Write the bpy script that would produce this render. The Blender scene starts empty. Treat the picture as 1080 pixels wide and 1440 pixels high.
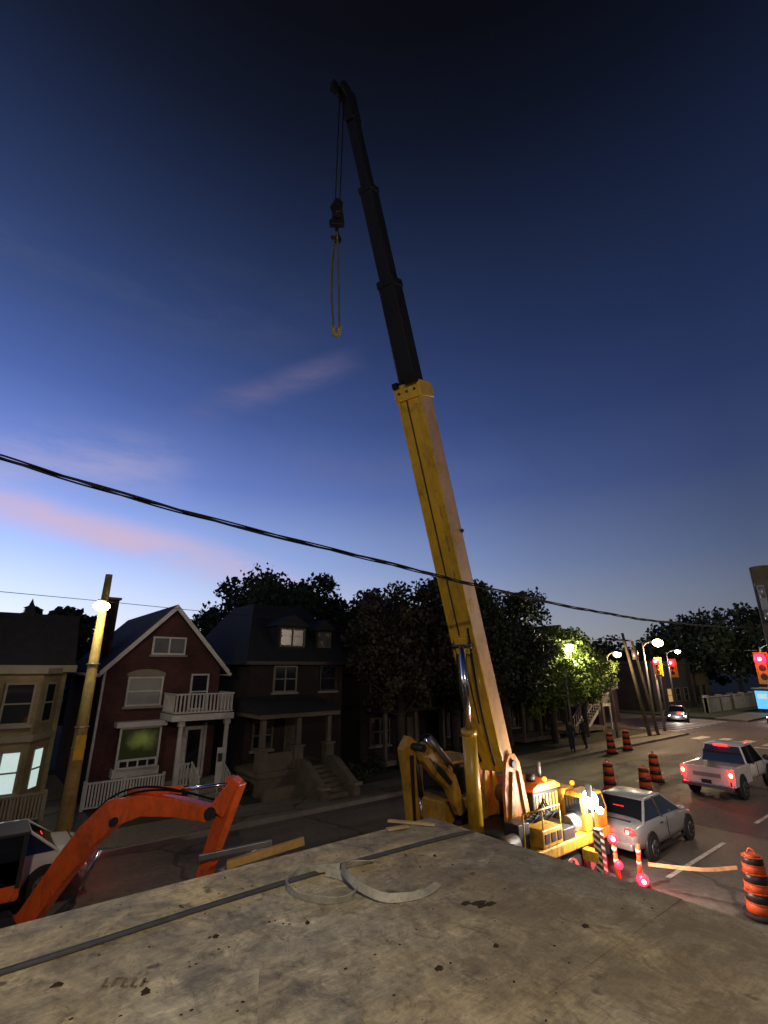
import bpy, bmesh, math, random
from mathutils import Vector, Matrix
R=math.radians
scene=bpy.context.scene
scene.view_settings.view_transform='Standard'
scene.view_settings.look='None'
scene.view_settings.exposure=0
# ------------------------------------------------------------------ materials
MC={}
def mat(name,col,rough=0.7,metal=0.0,var=0.25,scale=4.0,bump=0.15,emit=None,es=0.0,detail=6,coat=0.0,spec=0.5,dirt=0.0):
    if name in MC: return MC[name]
    m=bpy.data.materials.new(name);m.use_nodes=True
    nt=m.node_tree;N=nt.nodes;L=nt.links
    b=N['Principled BSDF']
    tc=N.new('ShaderNodeTexCoord')
    n=N.new('ShaderNodeTexNoise');n.inputs['Scale'].default_value=scale;n.inputs['Detail'].default_value=detail;n.inputs['Roughness'].default_value=0.65
    L.new(tc.outputs['Object'],n.inputs['Vector'])
    n2=N.new('ShaderNodeTexNoise');n2.inputs['Scale'].default_value=scale*0.22;n2.inputs['Detail'].default_value=4
    L.new(tc.outputs['Object'],n2.inputs['Vector'])
    ad=N.new('ShaderNodeMath');ad.operation='ADD';L.new(n.outputs['Fac'],ad.inputs[0]);L.new(n2.outputs['Fac'],ad.inputs[1])
    mr=N.new('ShaderNodeMapRange');mr.inputs['From Min'].default_value=0.7;mr.inputs['From Max'].default_value=1.3
    mr.inputs['To Min'].default_value=1-var;mr.inputs['To Max'].default_value=1+var
    L.new(ad.outputs[0],mr.inputs['Value'])
    vm=N.new('ShaderNodeVectorMath');vm.operation='SCALE';vm.inputs[0].default_value=col[:3]
    L.new(mr.outputs[0],vm.inputs['Scale'])
    out=vm.outputs[0]
    if dirt>0:
        n3=N.new('ShaderNodeTexNoise');n3.inputs['Scale'].default_value=scale*1.3;n3.inputs['Detail'].default_value=9;n3.inputs['Roughness'].default_value=.75;n3.inputs['Distortion'].default_value=.6
        mp=N.new('ShaderNodeMapping');mp.inputs['Scale'].default_value=(1,1,.45);mp.inputs['Location'].default_value=(3,7,1);L.new(tc.outputs['Object'],mp.inputs[0]);L.new(mp.outputs[0],n3.inputs['Vector'])
        md_=N.new('ShaderNodeMapRange');md_.inputs[1].default_value=.50;md_.inputs[2].default_value=.66;md_.inputs[3].default_value=0;md_.inputs[4].default_value=dirt;L.new(n3.outputs['Fac'],md_.inputs[0])
        mx=N.new('ShaderNodeMix');mx.data_type='RGBA';L.new(md_.outputs[0],mx.inputs['Factor']);L.new(out,mx.inputs[6]);mx.inputs[7].default_value=(.05,.035,.02,1);out=mx.outputs[2]
        rr=N.new('ShaderNodeMapRange');rr.inputs[1].default_value=0;rr.inputs[2].default_value=1;rr.inputs[3].default_value=rough;rr.inputs[4].default_value=.9;L.new(md_.outputs[0],rr.inputs[0]);L.new(rr.outputs[0],b.inputs['Roughness'])
    L.new(out,b.inputs['Base Color'])
    if dirt<=0: b.inputs['Roughness'].default_value=rough
    b.inputs['Metallic'].default_value=metal
    b.inputs['Coat Weight'].default_value=coat
    b.inputs['Specular IOR Level'].default_value=spec
    if bump>0:
        bp=N.new('ShaderNodeBump');bp.inputs['Strength'].default_value=bump;bp.inputs['Distance'].default_value=0.02
        L.new(n.outputs['Fac'],bp.inputs['Height']);L.new(bp.outputs[0],b.inputs['Normal'])
    if emit:
        b.inputs['Emission Color'].default_value=(*emit,1);b.inputs['Emission Strength'].default_value=es
    MC[name]=m
    return m
def brick(name,c1,c2,mortar):
    if name in MC: return MC[name]
    m=mat(name,c1,0.9,var=0.3,scale=1.5)
    nt=m.node_tree;N=nt.nodes;L=nt.links;b=N['Principled BSDF']
    geo=N.new('ShaderNodeNewGeometry')
    sx=N.new('ShaderNodeSeparateXYZ');L.new(geo.outputs['Position'],sx.inputs[0])
    a=N.new('ShaderNodeMath');a.operation='ADD';L.new(sx.outputs[0],a.inputs[0]);L.new(sx.outputs[1],a.inputs[1])
    cx=N.new('ShaderNodeCombineXYZ');L.new(a.outputs[0],cx.inputs[0]);L.new(sx.outputs[2],cx.inputs[1])
    bt=N.new('ShaderNodeTexBrick');bt.inputs['Scale'].default_value=1.0
    bt.inputs['Brick Width'].default_value=0.23;bt.inputs['Row Height'].default_value=0.075;bt.inputs['Mortar Size'].default_value=0.007
    bt.inputs['Color1'].default_value=(*c1,1);bt.inputs['Color2'].default_value=(*c2,1);bt.inputs['Mortar'].default_value=(*mortar,1)
    L.new(cx.outputs[0],bt.inputs['Vector'])
    n=N.new('ShaderNodeTexNoise');n.inputs['Scale'].default_value=0.9;n.inputs['Detail'].default_value=5
    L.new(geo.outputs['Position'],n.inputs['Vector'])
    mr=N.new('ShaderNodeMapRange');mr.inputs['From Min'].default_value=0.3;mr.inputs['From Max'].default_value=0.7;mr.inputs['To Min'].default_value=0.55;mr.inputs['To Max'].default_value=1.25
    L.new(n.outputs['Fac'],mr.inputs['Value'])
    vm=N.new('ShaderNodeVectorMath');vm.operation='SCALE';L.new(bt.outputs['Color'],vm.inputs[0]);L.new(mr.outputs[0],vm.inputs['Scale'])
    L.new(vm.outputs[0],b.inputs['Base Color'])
    bp=N.new('ShaderNodeBump');bp.inputs['Strength'].default_value=0.5;bp.inputs['Distance'].default_value=0.01;bp.invert=True
    L.new(bt.outputs['Fac'],bp.inputs['Height']);L.new(bp.outputs[0],b.inputs['Normal'])
    return m
def lampmat(name,col,s):
    return mat(name,(0.02,0.02,0.02),0.4,var=0.02,bump=0,emit=col,es=s)

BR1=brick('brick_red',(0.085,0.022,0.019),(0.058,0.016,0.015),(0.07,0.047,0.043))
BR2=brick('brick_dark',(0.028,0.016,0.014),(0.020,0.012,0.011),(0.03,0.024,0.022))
BUFF=brick('brick_buff',(0.22,0.17,0.085),(0.18,0.135,0.07),(0.18,0.15,0.10))
SHING=mat('shingles',(0.014,0.014,0.017),0.9,var=0.4,scale=12,bump=0.5)
WHITE=mat('white_trim',(0.50,0.48,0.45),0.55,var=0.18,scale=6,bump=0.05)
CREAM=mat('cream_trim',(0.20,0.17,0.12),0.6,var=0.2)
DTRIM=mat('dark_cream_trim',(0.11,0.095,0.07),0.7,var=0.25)
DARK=mat('dark_paint',(0.02,0.02,0.022),0.5,var=0.2)
GLASS=mat('window_glass',(0.012,0.014,0.018),0.06,var=0.1,bump=0,spec=0.9)
BLIND=mat('window_blind',(0.26,0.26,0.24),0.35,var=0.2,scale=1.5,bump=0,spec=0.8)
BLINDD=mat('window_blind_dim',(0.10,0.10,0.10),0.25,var=0.3,scale=1.5,bump=0,spec=0.8)
LITW=mat('lit_room',(0.4,0.4,0.4),0.3,emit=(0.72,0.95,0.9),es=0.65,bump=0,scale=2,var=0.3)
LITWARM=mat('lit_room_warm',(0.3,0.2,0.1),0.3,emit=(1.0,0.55,0.2),es=0.4,bump=0)
WOOD=mat('wood',(0.36,0.25,0.13),0.8,var=0.35,scale=8)
WOODY=mat('wood_beam',(0.65,0.38,0.10),0.7,var=0.25,scale=8)
WOODG=mat('wood_weathered',(0.11,0.09,0.06),0.9,var=0.4,scale=9,bump=0.4)
CONC=mat('concrete',(0.22,0.20,0.17),0.85,var=0.25,scale=3,bump=0.2)
STONE=mat('stone_steps',(0.12,0.10,0.07),0.9,var=0.35,scale=3,bump=0.3)
POLEY=mat('concrete_pole',(0.38,0.29,0.09),0.8,var=0.3,scale=6,dirt=.5)
STEEL=mat('galvanised_steel',(0.24,0.24,0.24),0.45,0.6,var=0.2)
CHROME=mat('chrome_rod',(0.7,0.7,0.7),0.15,1.0,var=0.05,bump=0)
YEL=mat('crane_yellow',(0.56,0.33,0.02),0.36,var=0.25,scale=2.2,bump=0.04,coat=0.3,dirt=.5)
YELL=mat('boom_side_lit_tint',(0.52,0.32,0.16),0.30,var=0.22,scale=2.2,bump=0.04,coat=0.4,dirt=.3)  # pale lit look of the yellow boom's side, put into its colour
YDIRT=mat('machine_yellow',(0.46,0.25,0.02),0.5,var=0.4,scale=3,bump=0.1,dirt=.9)
ORG=mat('excavator_orange',(0.85,0.12,0.014),0.36,var=0.25,scale=4,bump=0.05,coat=0.3,dirt=.5)
ORGL=mat('machine_orange',(0.60,0.17,0.02),0.5,var=0.35,scale=4,bump=0.05,dirt=.7)
BOOMD=mat('boom_dark_steel',(0.007,0.0065,0.007),0.6,0.0,var=0.35,spec=.25)
RUB=mat('rubber',(0.018,0.018,0.018),0.85,var=0.3)
RIM=mat('wheel_rim',(0.35,0.35,0.36),0.3,0.8,var=0.1)
HOSE=mat('hose',(0.008,0.008,0.008),0.7,var=0.2,spec=.2)
SILV=mat('paint_silver',(0.40,0.41,0.39),0.28,0.2,var=0.06,bump=0,coat=0.6)
PWH=mat('paint_white',(0.70,0.67,0.62),0.3,0.0,var=0.06,bump=0,coat=0.6)
PBLK=mat('paint_black',(0.02,0.02,0.025),0.25,0.0,var=0.06,bump=0,coat=0.6)
PBLU=mat('paint_grey',(0.08,0.09,0.11),0.25,0.2,var=0.06,bump=0,coat=0.6)
TAIL=lampmat('tail_lamp_on',(1.0,0.012,0.012),9)
TAILC=lampmat('tail_lamp_core',(1.0,0.10,0.06),30)
TAILD=mat('tail_lamp_lens',(0.35,0.01,0.01),0.2,emit=(1,0.02,0.02),es=0.4,bump=0)
REDL=lampmat('red_signal_on',(1.0,0.004,0.012),20)
REDC=lampmat('red_signal_core',(1.0,0.12,0.08),30)
HEADL=lampmat('head_lamp_on',(1.0,0.95,0.85),25)
WARML=lampmat('street_lamp_on',(1.0,0.62,0.26),30)
COOLL=lampmat('led_lamp_on',(1.0,0.84,0.52),45)
WORKL=lampmat('work_lamp_on',(1.0,0.97,0.9),160)
AMBER=lampmat('amber_beacon',(1.0,0.26,0.01),4)
STRAP=mat('webbing_strap',(0.33,0.315,0.27),0.8,var=0.3,scale=22,bump=0.3,dirt=.35)
STRAPD=mat('dark_strap',(0.045,0.045,0.055),0.7,var=0.3,scale=20)
MUD=mat('mud',(0.030,0.020,0.012),0.95,var=0.4,scale=20,bump=0.6)
BORG=mat('barrel_orange',(0.75,0.11,0.02),0.55,var=0.2,dirt=.4)
BBLK=mat('barrel_band',(0.03,0.03,0.03),0.4,var=0.2)
BARK=mat('bark',(0.05,0.04,0.03),0.95,var=0.4,scale=10,bump=0.6)
def leafmat(name,c): return mat(name,c,0.65,var=0.6,scale=0.9,bump=0)
LEAFD=leafmat('foliage_dark',(0.022,0.034,0.013))
LEAFG=leafmat('foliage_green',(0.12,0.18,0.03))
LEAFB=leafmat('foliage_brown',(0.045,0.036,0.016))
# ------------------------------------------------------------------ helpers
def root(name,loc=(0,0,0),rz=0):
    e=bpy.data.objects.new(name,None);e.empty_display_size=0.3;e.location=loc;e.rotation_euler=(0,0,rz)
    scene.collection.objects.link(e);return e
def mesh(par,name,vs,fs,m,smooth=False,bev=0,sub=0):
    me=bpy.data.meshes.new(name);me.from_pydata([tuple(v) for v in vs],[],fs);me.update()
    bm=bmesh.new();bm.from_mesh(me);bmesh.ops.recalc_face_normals(bm,faces=bm.faces);bm.to_mesh(me);bm.free()
    mats=m if isinstance(m,(list,tuple)) else [m]
    for q in mats: me.materials.append(q)
    o=bpy.data.objects.new(name,me);scene.collection.objects.link(o)
    if par: o.parent=par
    if smooth:
        for p in me.polygons: p.use_smooth=True
    if bev>0:
        md=o.modifiers.new('b','BEVEL');md.width=bev;md.segments=2;md.limit_method='ANGLE'
    if sub: 
        md=o.modifiers.new('s','SUBSURF');md.levels=sub;md.render_levels=sub
    return o
BF=[(0,1,2,3),(4,7,6,5),(0,4,5,1),(1,5,6,2),(2,6,7,3),(3,7,4,0)]
def box(par,name,x0,x1,y0,y1,z0,z1,m,bev=0):
    v=[(x0,y0,z0),(x1,y0,z0),(x1,y1,z0),(x0,y1,z0),(x0,y0,z1),(x1,y0,z1),(x1,y1,z1),(x0,y1,z1)]
    return mesh(par,name,v,BF,m,bev=bev)
def obox(par,name,p0,p1,w,h,m,w1=None,h1=None,bev=0,up=(0,0,1)):
    p0=Vector(p0);p1=Vector(p1);a=(p1-p0).normalized()
    s=a.cross(Vector(up))
    if s.length<1e-3: s=a.cross(Vector((0,1,0)))
    s.normalize();u=s.cross(a).normalized()
    w1=w if w1 is None else w1;h1=h if h1 is None else h1
    v=[]
    for p,ww,hh in ((p0,w,h),(p1,w1,h1)):
        for sx,sy in ((-1,-1),(1,-1),(1,1),(-1,1)): v.append(p+s*sx*ww/2+u*sy*hh/2)
    return mesh(par,name,v,BF,m,bev=bev)
def cyl(par,name,p0,p1,r0,m,r1=None,seg=16,smooth=True):
    r1=r0 if r1 is None else r1
    p0=Vector(p0);p1=Vector(p1);a=(p1-p0).normalized()
    s=a.cross(Vector((0,0,1)))
    if s.length<1e-3: s=Vector((1,0,0))
    s.normalize();u=s.cross(a)
    v=[];f=[]
    for p,r in ((p0,r0),(p1,r1)):
        for i in range(seg):
            t=2*math.pi*i/seg;v.append(p+s*math.cos(t)*r+u*math.sin(t)*r)
    for i in range(seg): f.append((i,(i+1)%seg,seg+(i+1)%seg,seg+i))
    f.append(tuple(range(seg))[::-1]);f.append(tuple(range(seg,2*seg)))
    o=mesh(par,name,v,f,m)
    if smooth:
        for p in o.data.polygons:
            if len(p.vertices)==4: p.use_smooth=True
    return o
def tube(par,name,pts,r,m,res=4,cyc=False,smooth=True):
    c=bpy.data.curves.new(name,'CURVE');c.dimensions='3D';c.bevel_depth=r;c.bevel_resolution=2
    s=c.splines.new('NURBS' if smooth else 'POLY');s.points.add(len(pts)-1)
    for q,p in zip(s.points,pts): q.co=(*p,1)
    if smooth: s.order_u=3;s.use_endpoint_u=True;s.resolution_u=res
    s.use_cyclic_u=cyc
    c.materials.append(m)
    o=bpy.data.objects.new(name,c);scene.collection.objects.link(o)
    if par:o.parent=par
    return o
def ball(par,name,p,r,m,sc=(1,1,1),seg=12):
    bm=bmesh.new();bmesh.ops.create_uvsphere(bm,u_segments=seg,v_segments=seg//2+2,radius=r)
    for v in bm.verts: v.co=Vector((v.co.x*sc[0],v.co.y*sc[1],v.co.z*sc[2]))+Vector(p)
    me=bpy.data.meshes.new(name);bm.to_mesh(me);bm.free();me.materials.append(m)
    for q in me.polygons:q.use_smooth=True
    o=bpy.data.objects.new(name,me);scene.collection.objects.link(o)
    if par:o.parent=par
    return o
def prism(par,name,pts,y0,y1,m,axis='y',bev=0):
    n=len(pts);v=[]
    for yy in (y0,y1):
        for a,b in pts:
            v.append((a,yy,b) if axis=='y' else ((yy,a,b) if axis=='x' else (a,b,yy)))
    f=[tuple(range(n)),tuple(range(n,2*n))[::-1]]+[(i,i+n,(i+1)%n+n,(i+1)%n) for i in range(n)]
    return mesh(par,name,v,f,m,bev=bev)
def light(par,name,p,w,col,r=0.12):
    l=bpy.data.lights.new(name,'POINT');l.energy=w;l.color=col;l.shadow_soft_size=r
    o=bpy.data.objects.new(name,l);o.location=p;scene.collection.objects.link(o)
    if par:o.parent=par
    return o
# ------------------------------------------------------------------ world
w=bpy.data.worlds.new("World");scene.world=w;w.use_nodes=True
nt=w.node_tree;N=nt.nodes;L=nt.links
bg=N['Background']
tc=N.new('ShaderNodeTexCoord')
nm=N.new('ShaderNodeVectorMath');nm.operation='NORMALIZE';L.new(tc.outputs['Generated'],nm.inputs[0])
DIR=nm.outputs[0]
sx=N.new('ShaderNodeSeparateXYZ');L.new(DIR,sx.inputs[0])
cr=N.new('ShaderNodeValToRGB');L.new(sx.outputs[2],cr.inputs[0])
ramp=[(0.0,(.56,.53,.52)),(.06,(.49,.52,.60)),(.127,(.37,.44,.63)),(.196,(.24,.325,.59)),(.337,(.100,.155,.40)),(.469,(.048,.083,.245)),(.588,(.027,.049,.148)),(.687,(.0175,.031,.087)),(.765,(.0105,.018,.050)),(.825,(.0066,.0098,.024)),(.89,(.0040,.0047,.0088)),(1.0,(.0025,.003,.005))]
e=cr.color_ramp.elements
e[0].position=0;e[0].color=(*ramp[0][1],1);e[1].position=1;e[1].color=(*ramp[-1][1],1)
for p,c in ramp[1:-1]:
    q=e.new(p);q.color=(*c,1)
def M(op,a,b=None,c=None,clamp=False):
    n=N.new('ShaderNodeMath');n.operation=op;n.use_clamp=clamp
    for i,v in enumerate((a,b,c)):
        if v is None: continue
        if isinstance(v,(int,float)): n.inputs[i].default_value=v
        else: L.new(v,n.inputs[i])
    return n.outputs[0]
def MRg(v,a,b,c,d,smooth=False):
    n=N.new('ShaderNodeMapRange');n.inputs[1].default_value=a;n.inputs[2].default_value=b;n.inputs[3].default_value=c;n.inputs[4].default_value=d
    if smooth:n.interpolation_type='SMOOTHSTEP'
    L.new(v,n.inputs[0]);return n.outputs[0]
def DOT(vec):
    n=N.new('ShaderNodeVectorMath');n.operation='DOT_PRODUCT';L.new(DIR,n.inputs[0]);n.inputs[1].default_value=vec;return n.outputs['Value']
hl=M('SQRT',M('SUBTRACT',1.0,M('MULTIPLY',sx.outputs[2],sx.outputs[2])))
cosA=M('DIVIDE',DOT((-.15,.989,0)),M('MAXIMUM',hl,0.05))
az=N.new('ShaderNodeValToRGB');L.new(MRg(cosA,-1,1,0,1),az.inputs[0])
ee=az.color_ramp.elements
ee[0].position=0;ee[0].color=(.11,.11,.11,1);ee[1].position=1.0;ee[1].color=(.98,.98,.98,1)
for p,c in ((.35,.13),(.535,.17),(.70,.31),(.835,.5),(.93,.68),(.98,.86)):
    q=ee.new(p);q.color=(c,c,c,1)
azv=M('MULTIPLY',az.outputs[0],2.0)
fade=MRg(sx.outputs[2],0.25,0.85,0,0.75)
azf=M('ADD',M('MULTIPLY',azv,M('SUBTRACT',1.0,fade)),M('MULTIPLY',fade,0.8))
sc=N.new('ShaderNodeVectorMath');sc.operation='SCALE';L.new(cr.outputs[0],sc.inputs[0]);L.new(azf,sc.inputs['Scale'])
nz=N.new('ShaderNodeTexNoise');nz.inputs['Scale'].default_value=3.6;nz.inputs['Detail'].default_value=8;nz.inputs['Roughness'].default_value=.62
mp=N.new('ShaderNodeMapping');mp.inputs['Scale'].default_value=(1,1,4.0);mp.inputs['Rotation'].default_value=(0.1,0.35,0);L.new(DIR,mp.inputs[0]);L.new(mp.outputs[0],nz.inputs['Vector'])
nzb=N.new('ShaderNodeTexNoise');nzb.inputs['Scale'].default_value=2.5;nzb.inputs['Detail'].default_value=5;L.new(DIR,nzb.inputs['Vector'])
def band(d1,d2,width,ext,lift,lo=.33,hi=.68):
    a=Vector(d1).normalized();b=Vector(d2).normalized();n=a.cross(b).normalized()
    mid=(a+b).normalized();t=n.cross(mid).normalized()
    dn=M('ADD',DOT(tuple(n)),M('MULTIPLY',M('SUBTRACT',nzb.outputs['Fac'],.5),lift))
    m1=MRg(M('ABSOLUTE',dn),0,width,1,0,True)
    m2=MRg(M('ABSOLUTE',DOT(tuple(t))),ext*.3,ext,1,0,True)
    m3=MRg(DOT(tuple(mid)),0,.3,0,1)
    tex=MRg(nz.outputs['Fac'],lo,hi,0,1,True)
    return M('MULTIPLY',M('MULTIPLY',M('MULTIPLY',m1,m2),m3),tex)
b1=band((-.029,1.235,.335),(.451,.909,.165),.050,.50,.07,.2,.6)
b2=band((.27,.902,.50),(.457,.729,.605),.04,.22,.06)
b3=band((-.128,1.114,.80),(.19,.893,.731),.10,.45,.2)
b4=band((-.03,1.235,.44),(.1,1.15,.43),.08,.30,.1)
b5=band((.3,.95,.40),(.75,.55,.38),.05,.35,.08)
def addc(base,fac,col,k):
    mx=N.new('ShaderNodeMix');mx.data_type='RGBA'
    L.new(M('MULTIPLY',fac,k),mx.inputs['Factor']);L.new(base,mx.inputs[6]);mx.inputs[7].default_value=(*col,1);return mx.outputs[2]
c=addc(sc.outputs[0],b1,(.66,.47,.60),.8)
c=addc(c,b2,(.18,.16,.29),.5)
c=addc(c,b3,(.075,.10,.18),.5)
c=addc(c,b4,(.52,.45,.60),.45)
c=addc(c,b5,(.14,.15,.28),.35)
L.new(c,bg.inputs['Color']);bg.inputs['Strength'].default_value=1.0
# ------------------------------------------------------------------ camera
cd=bpy.data.cameras.new('camera');cd.sensor_fit='HORIZONTAL';cd.sensor_width=36;cd.lens=675/1080*36;cd.clip_end=3000;cd.clip_start=0.05
cam=bpy.data.objects.new('camera',cd);cam.location=(0,0,5);cam.rotation_euler=(R(108),0,R(-39));scene.collection.objects.link(cam);scene.camera=cam
# ------------------------------------------------------------------ ground & roads
def asph(name,base,lo=.55,hi=1.5):
    m=mat(name,base,0.8,var=0.3,scale=30,bump=0.35)
    nt=m.node_tree;N2=nt.nodes;L2=nt.links;b=N2['Principled BSDF']
    geo=N2.new('ShaderNodeNewGeometry')
    n=N2.new('ShaderNodeTexNoise');n.inputs['Scale'].default_value=.35;n.inputs['Detail'].default_value=8;n.inputs['Roughness'].default_value=.7
    mp=N2.new('ShaderNodeMapping');mp.inputs['Scale'].default_value=(.35,1.6,1);L2.new(geo.outputs['Position'],mp.inputs[0]);L2.new(mp.outputs[0],n.inputs['Vector'])
    mr=N2.new('ShaderNodeMapRange');mr.inputs[1].default_value=.3;mr.inputs[2].default_value=.7;mr.inputs[3].default_value=lo;mr.inputs[4].default_value=hi
    L2.new(n.outputs['Fac'],mr.inputs[0])
    vo=N2.new('ShaderNodeTexVoronoi');vo.feature='DISTANCE_TO_EDGE';vo.inputs['Scale'].default_value=.28
    nw=N2.new('ShaderNodeTexNoise');nw.inputs['Scale'].default_value=1.2;nw.inputs['Detail'].default_value=4;L2.new(geo.outputs['Position'],nw.inputs['Vector'])
    mx=N2.new('ShaderNodeMix');mx.data_type='RGBA';mx.inputs['Factor'].default_value=.45;L2.new(geo.outputs['Position'],mx.inputs[6]);L2.new(nw.outputs['Color'],mx.inputs[7]);L2.new(mx.outputs[2],vo.inputs['Vector'])
    mc=N2.new('ShaderNodeMapRange');mc.inputs[1].default_value=.004;mc.inputs[2].default_value=.012;mc.inputs[3].default_value=.45;mc.inputs[4].default_value=1.0;L2.new(vo.outputs['Distance'],mc.inputs[0])
    mm=N2.new('ShaderNodeMath');mm.operation='MULTIPLY';L2.new(mr.outputs[0],mm.inputs[0]);L2.new(mc.outputs[0],mm.inputs[1])
    src=b.inputs['Base Color'].links[0].from_socket
    vm=N2.new('ShaderNodeVectorMath');vm.operation='SCALE';L2.new(src,vm.inputs[0]);L2.new(mm.outputs[0],vm.inputs['Scale']);L2.new(vm.outputs[0],b.inputs['Base Color'])
    mr2=N2.new('ShaderNodeMapRange');mr2.inputs[1].default_value=.35;mr2.inputs[2].default_value=.65;mr2.inputs[3].default_value=.55;mr2.inputs[4].default_value=.9
    L2.new(n.outputs['Fac'],mr2.inputs[0]);L2.new(mr2.outputs[0],b.inputs['Roughness'])
    return m
ASP=asph('asphalt',(0.115,0.098,0.083))
WALK=asph('sidewalk_concrete',(0.16,0.14,0.11))
GRASS=mat('grass',(0.035,0.038,0.018),0.95,var=0.5,scale=14,bump=0.8)
DIRT=mat('earth',(0.05,0.045,0.038),0.95,var=0.4,scale=2)
LINE=mat('road_paint',(0.55,0.52,0.48),0.6,var=0.45,scale=8,dirt=.6)
def sheet(name,x0,x1,y0,y1,z,m): 
    return mesh(None,name,[(x0,y0,z),(x1,y0,z),(x1,y1,z),(x0,y1,z)],[(0,1,2,3)],m)
sheet('ground',-900,900,-900,900,-0.01,DIRT)
sheet('road',-300,500,2,17,0.0,ASP)
sheet('cross_road',45,59,-300,400,0.004,ASP)
box(None,'sidewalk',-200,44.4,17.15,19.1,-0.005,0.13,WALK)
box(None,'kerb',-200,44.55,17.0,17.147,-0.005,0.135,CONC)
box(None,'sidewalk',-200,44.4,-0.3,1.85,-0.005,0.13,WALK)
box(None,'kerb',-200,44.55,1.853,2.0,-0.005,0.135,CONC)
box(None,'sidewalk',59.6,300,17.15,20,-0.005,0.13,WALK)
box(None,'sidewalk',59.6,300,-1,1.9,-0.005,0.13,WALK)
box(None,'lawn',-200,44.3,19.104,60,-0.005,0.12,GRASS)
box(None,'lawn',60,300,20.1,120,-0.005,0.12,GRASS)
rm=root('road_markings')
def mark(x0,x1,y0,y1): mesh(rm,'paint',[(x0,y0,.009),(x1,y0,.009),(x1,y1,.009),(x0,y1,.009)],[(0,1,2,3)],LINE)
for i in range(-6,6): mark(-1.5+i*7.0+2,1.5+i*7+3,6.55,6.67)
for i in range(-4,7): mark(i*6.2,i*6.2+3,12.0,12.12)
mark(40.9,41.4,2.2,11.8)
for i in range(10): mark(42.3,44.6,2.4+i*1.45,3.05+i*1.45)
for i in range(9): mark(46.2+i*1.4,46.9+i*1.4,18.4,21.6)
for i in range(10): mark(59.6,62.2,2.8+i*1.45,3.45+i*1.45)
mh=root('manhole_cover',(20.5,9.8,0.01));cyl(mh,'lid',(0,0,-.02),(0,0,.004),.35,STEEL,seg=24)
box(None,'walkway',7.5,8.7,19.11,20.3,0.0,0.135,WALK)
box(None,'driveway',2.6,4.0,19.11,30,0.0,0.132,WALK)
box(None,'walkway',11.4,13.0,19.11,19.6,0.0,0.135,STONE)
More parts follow.
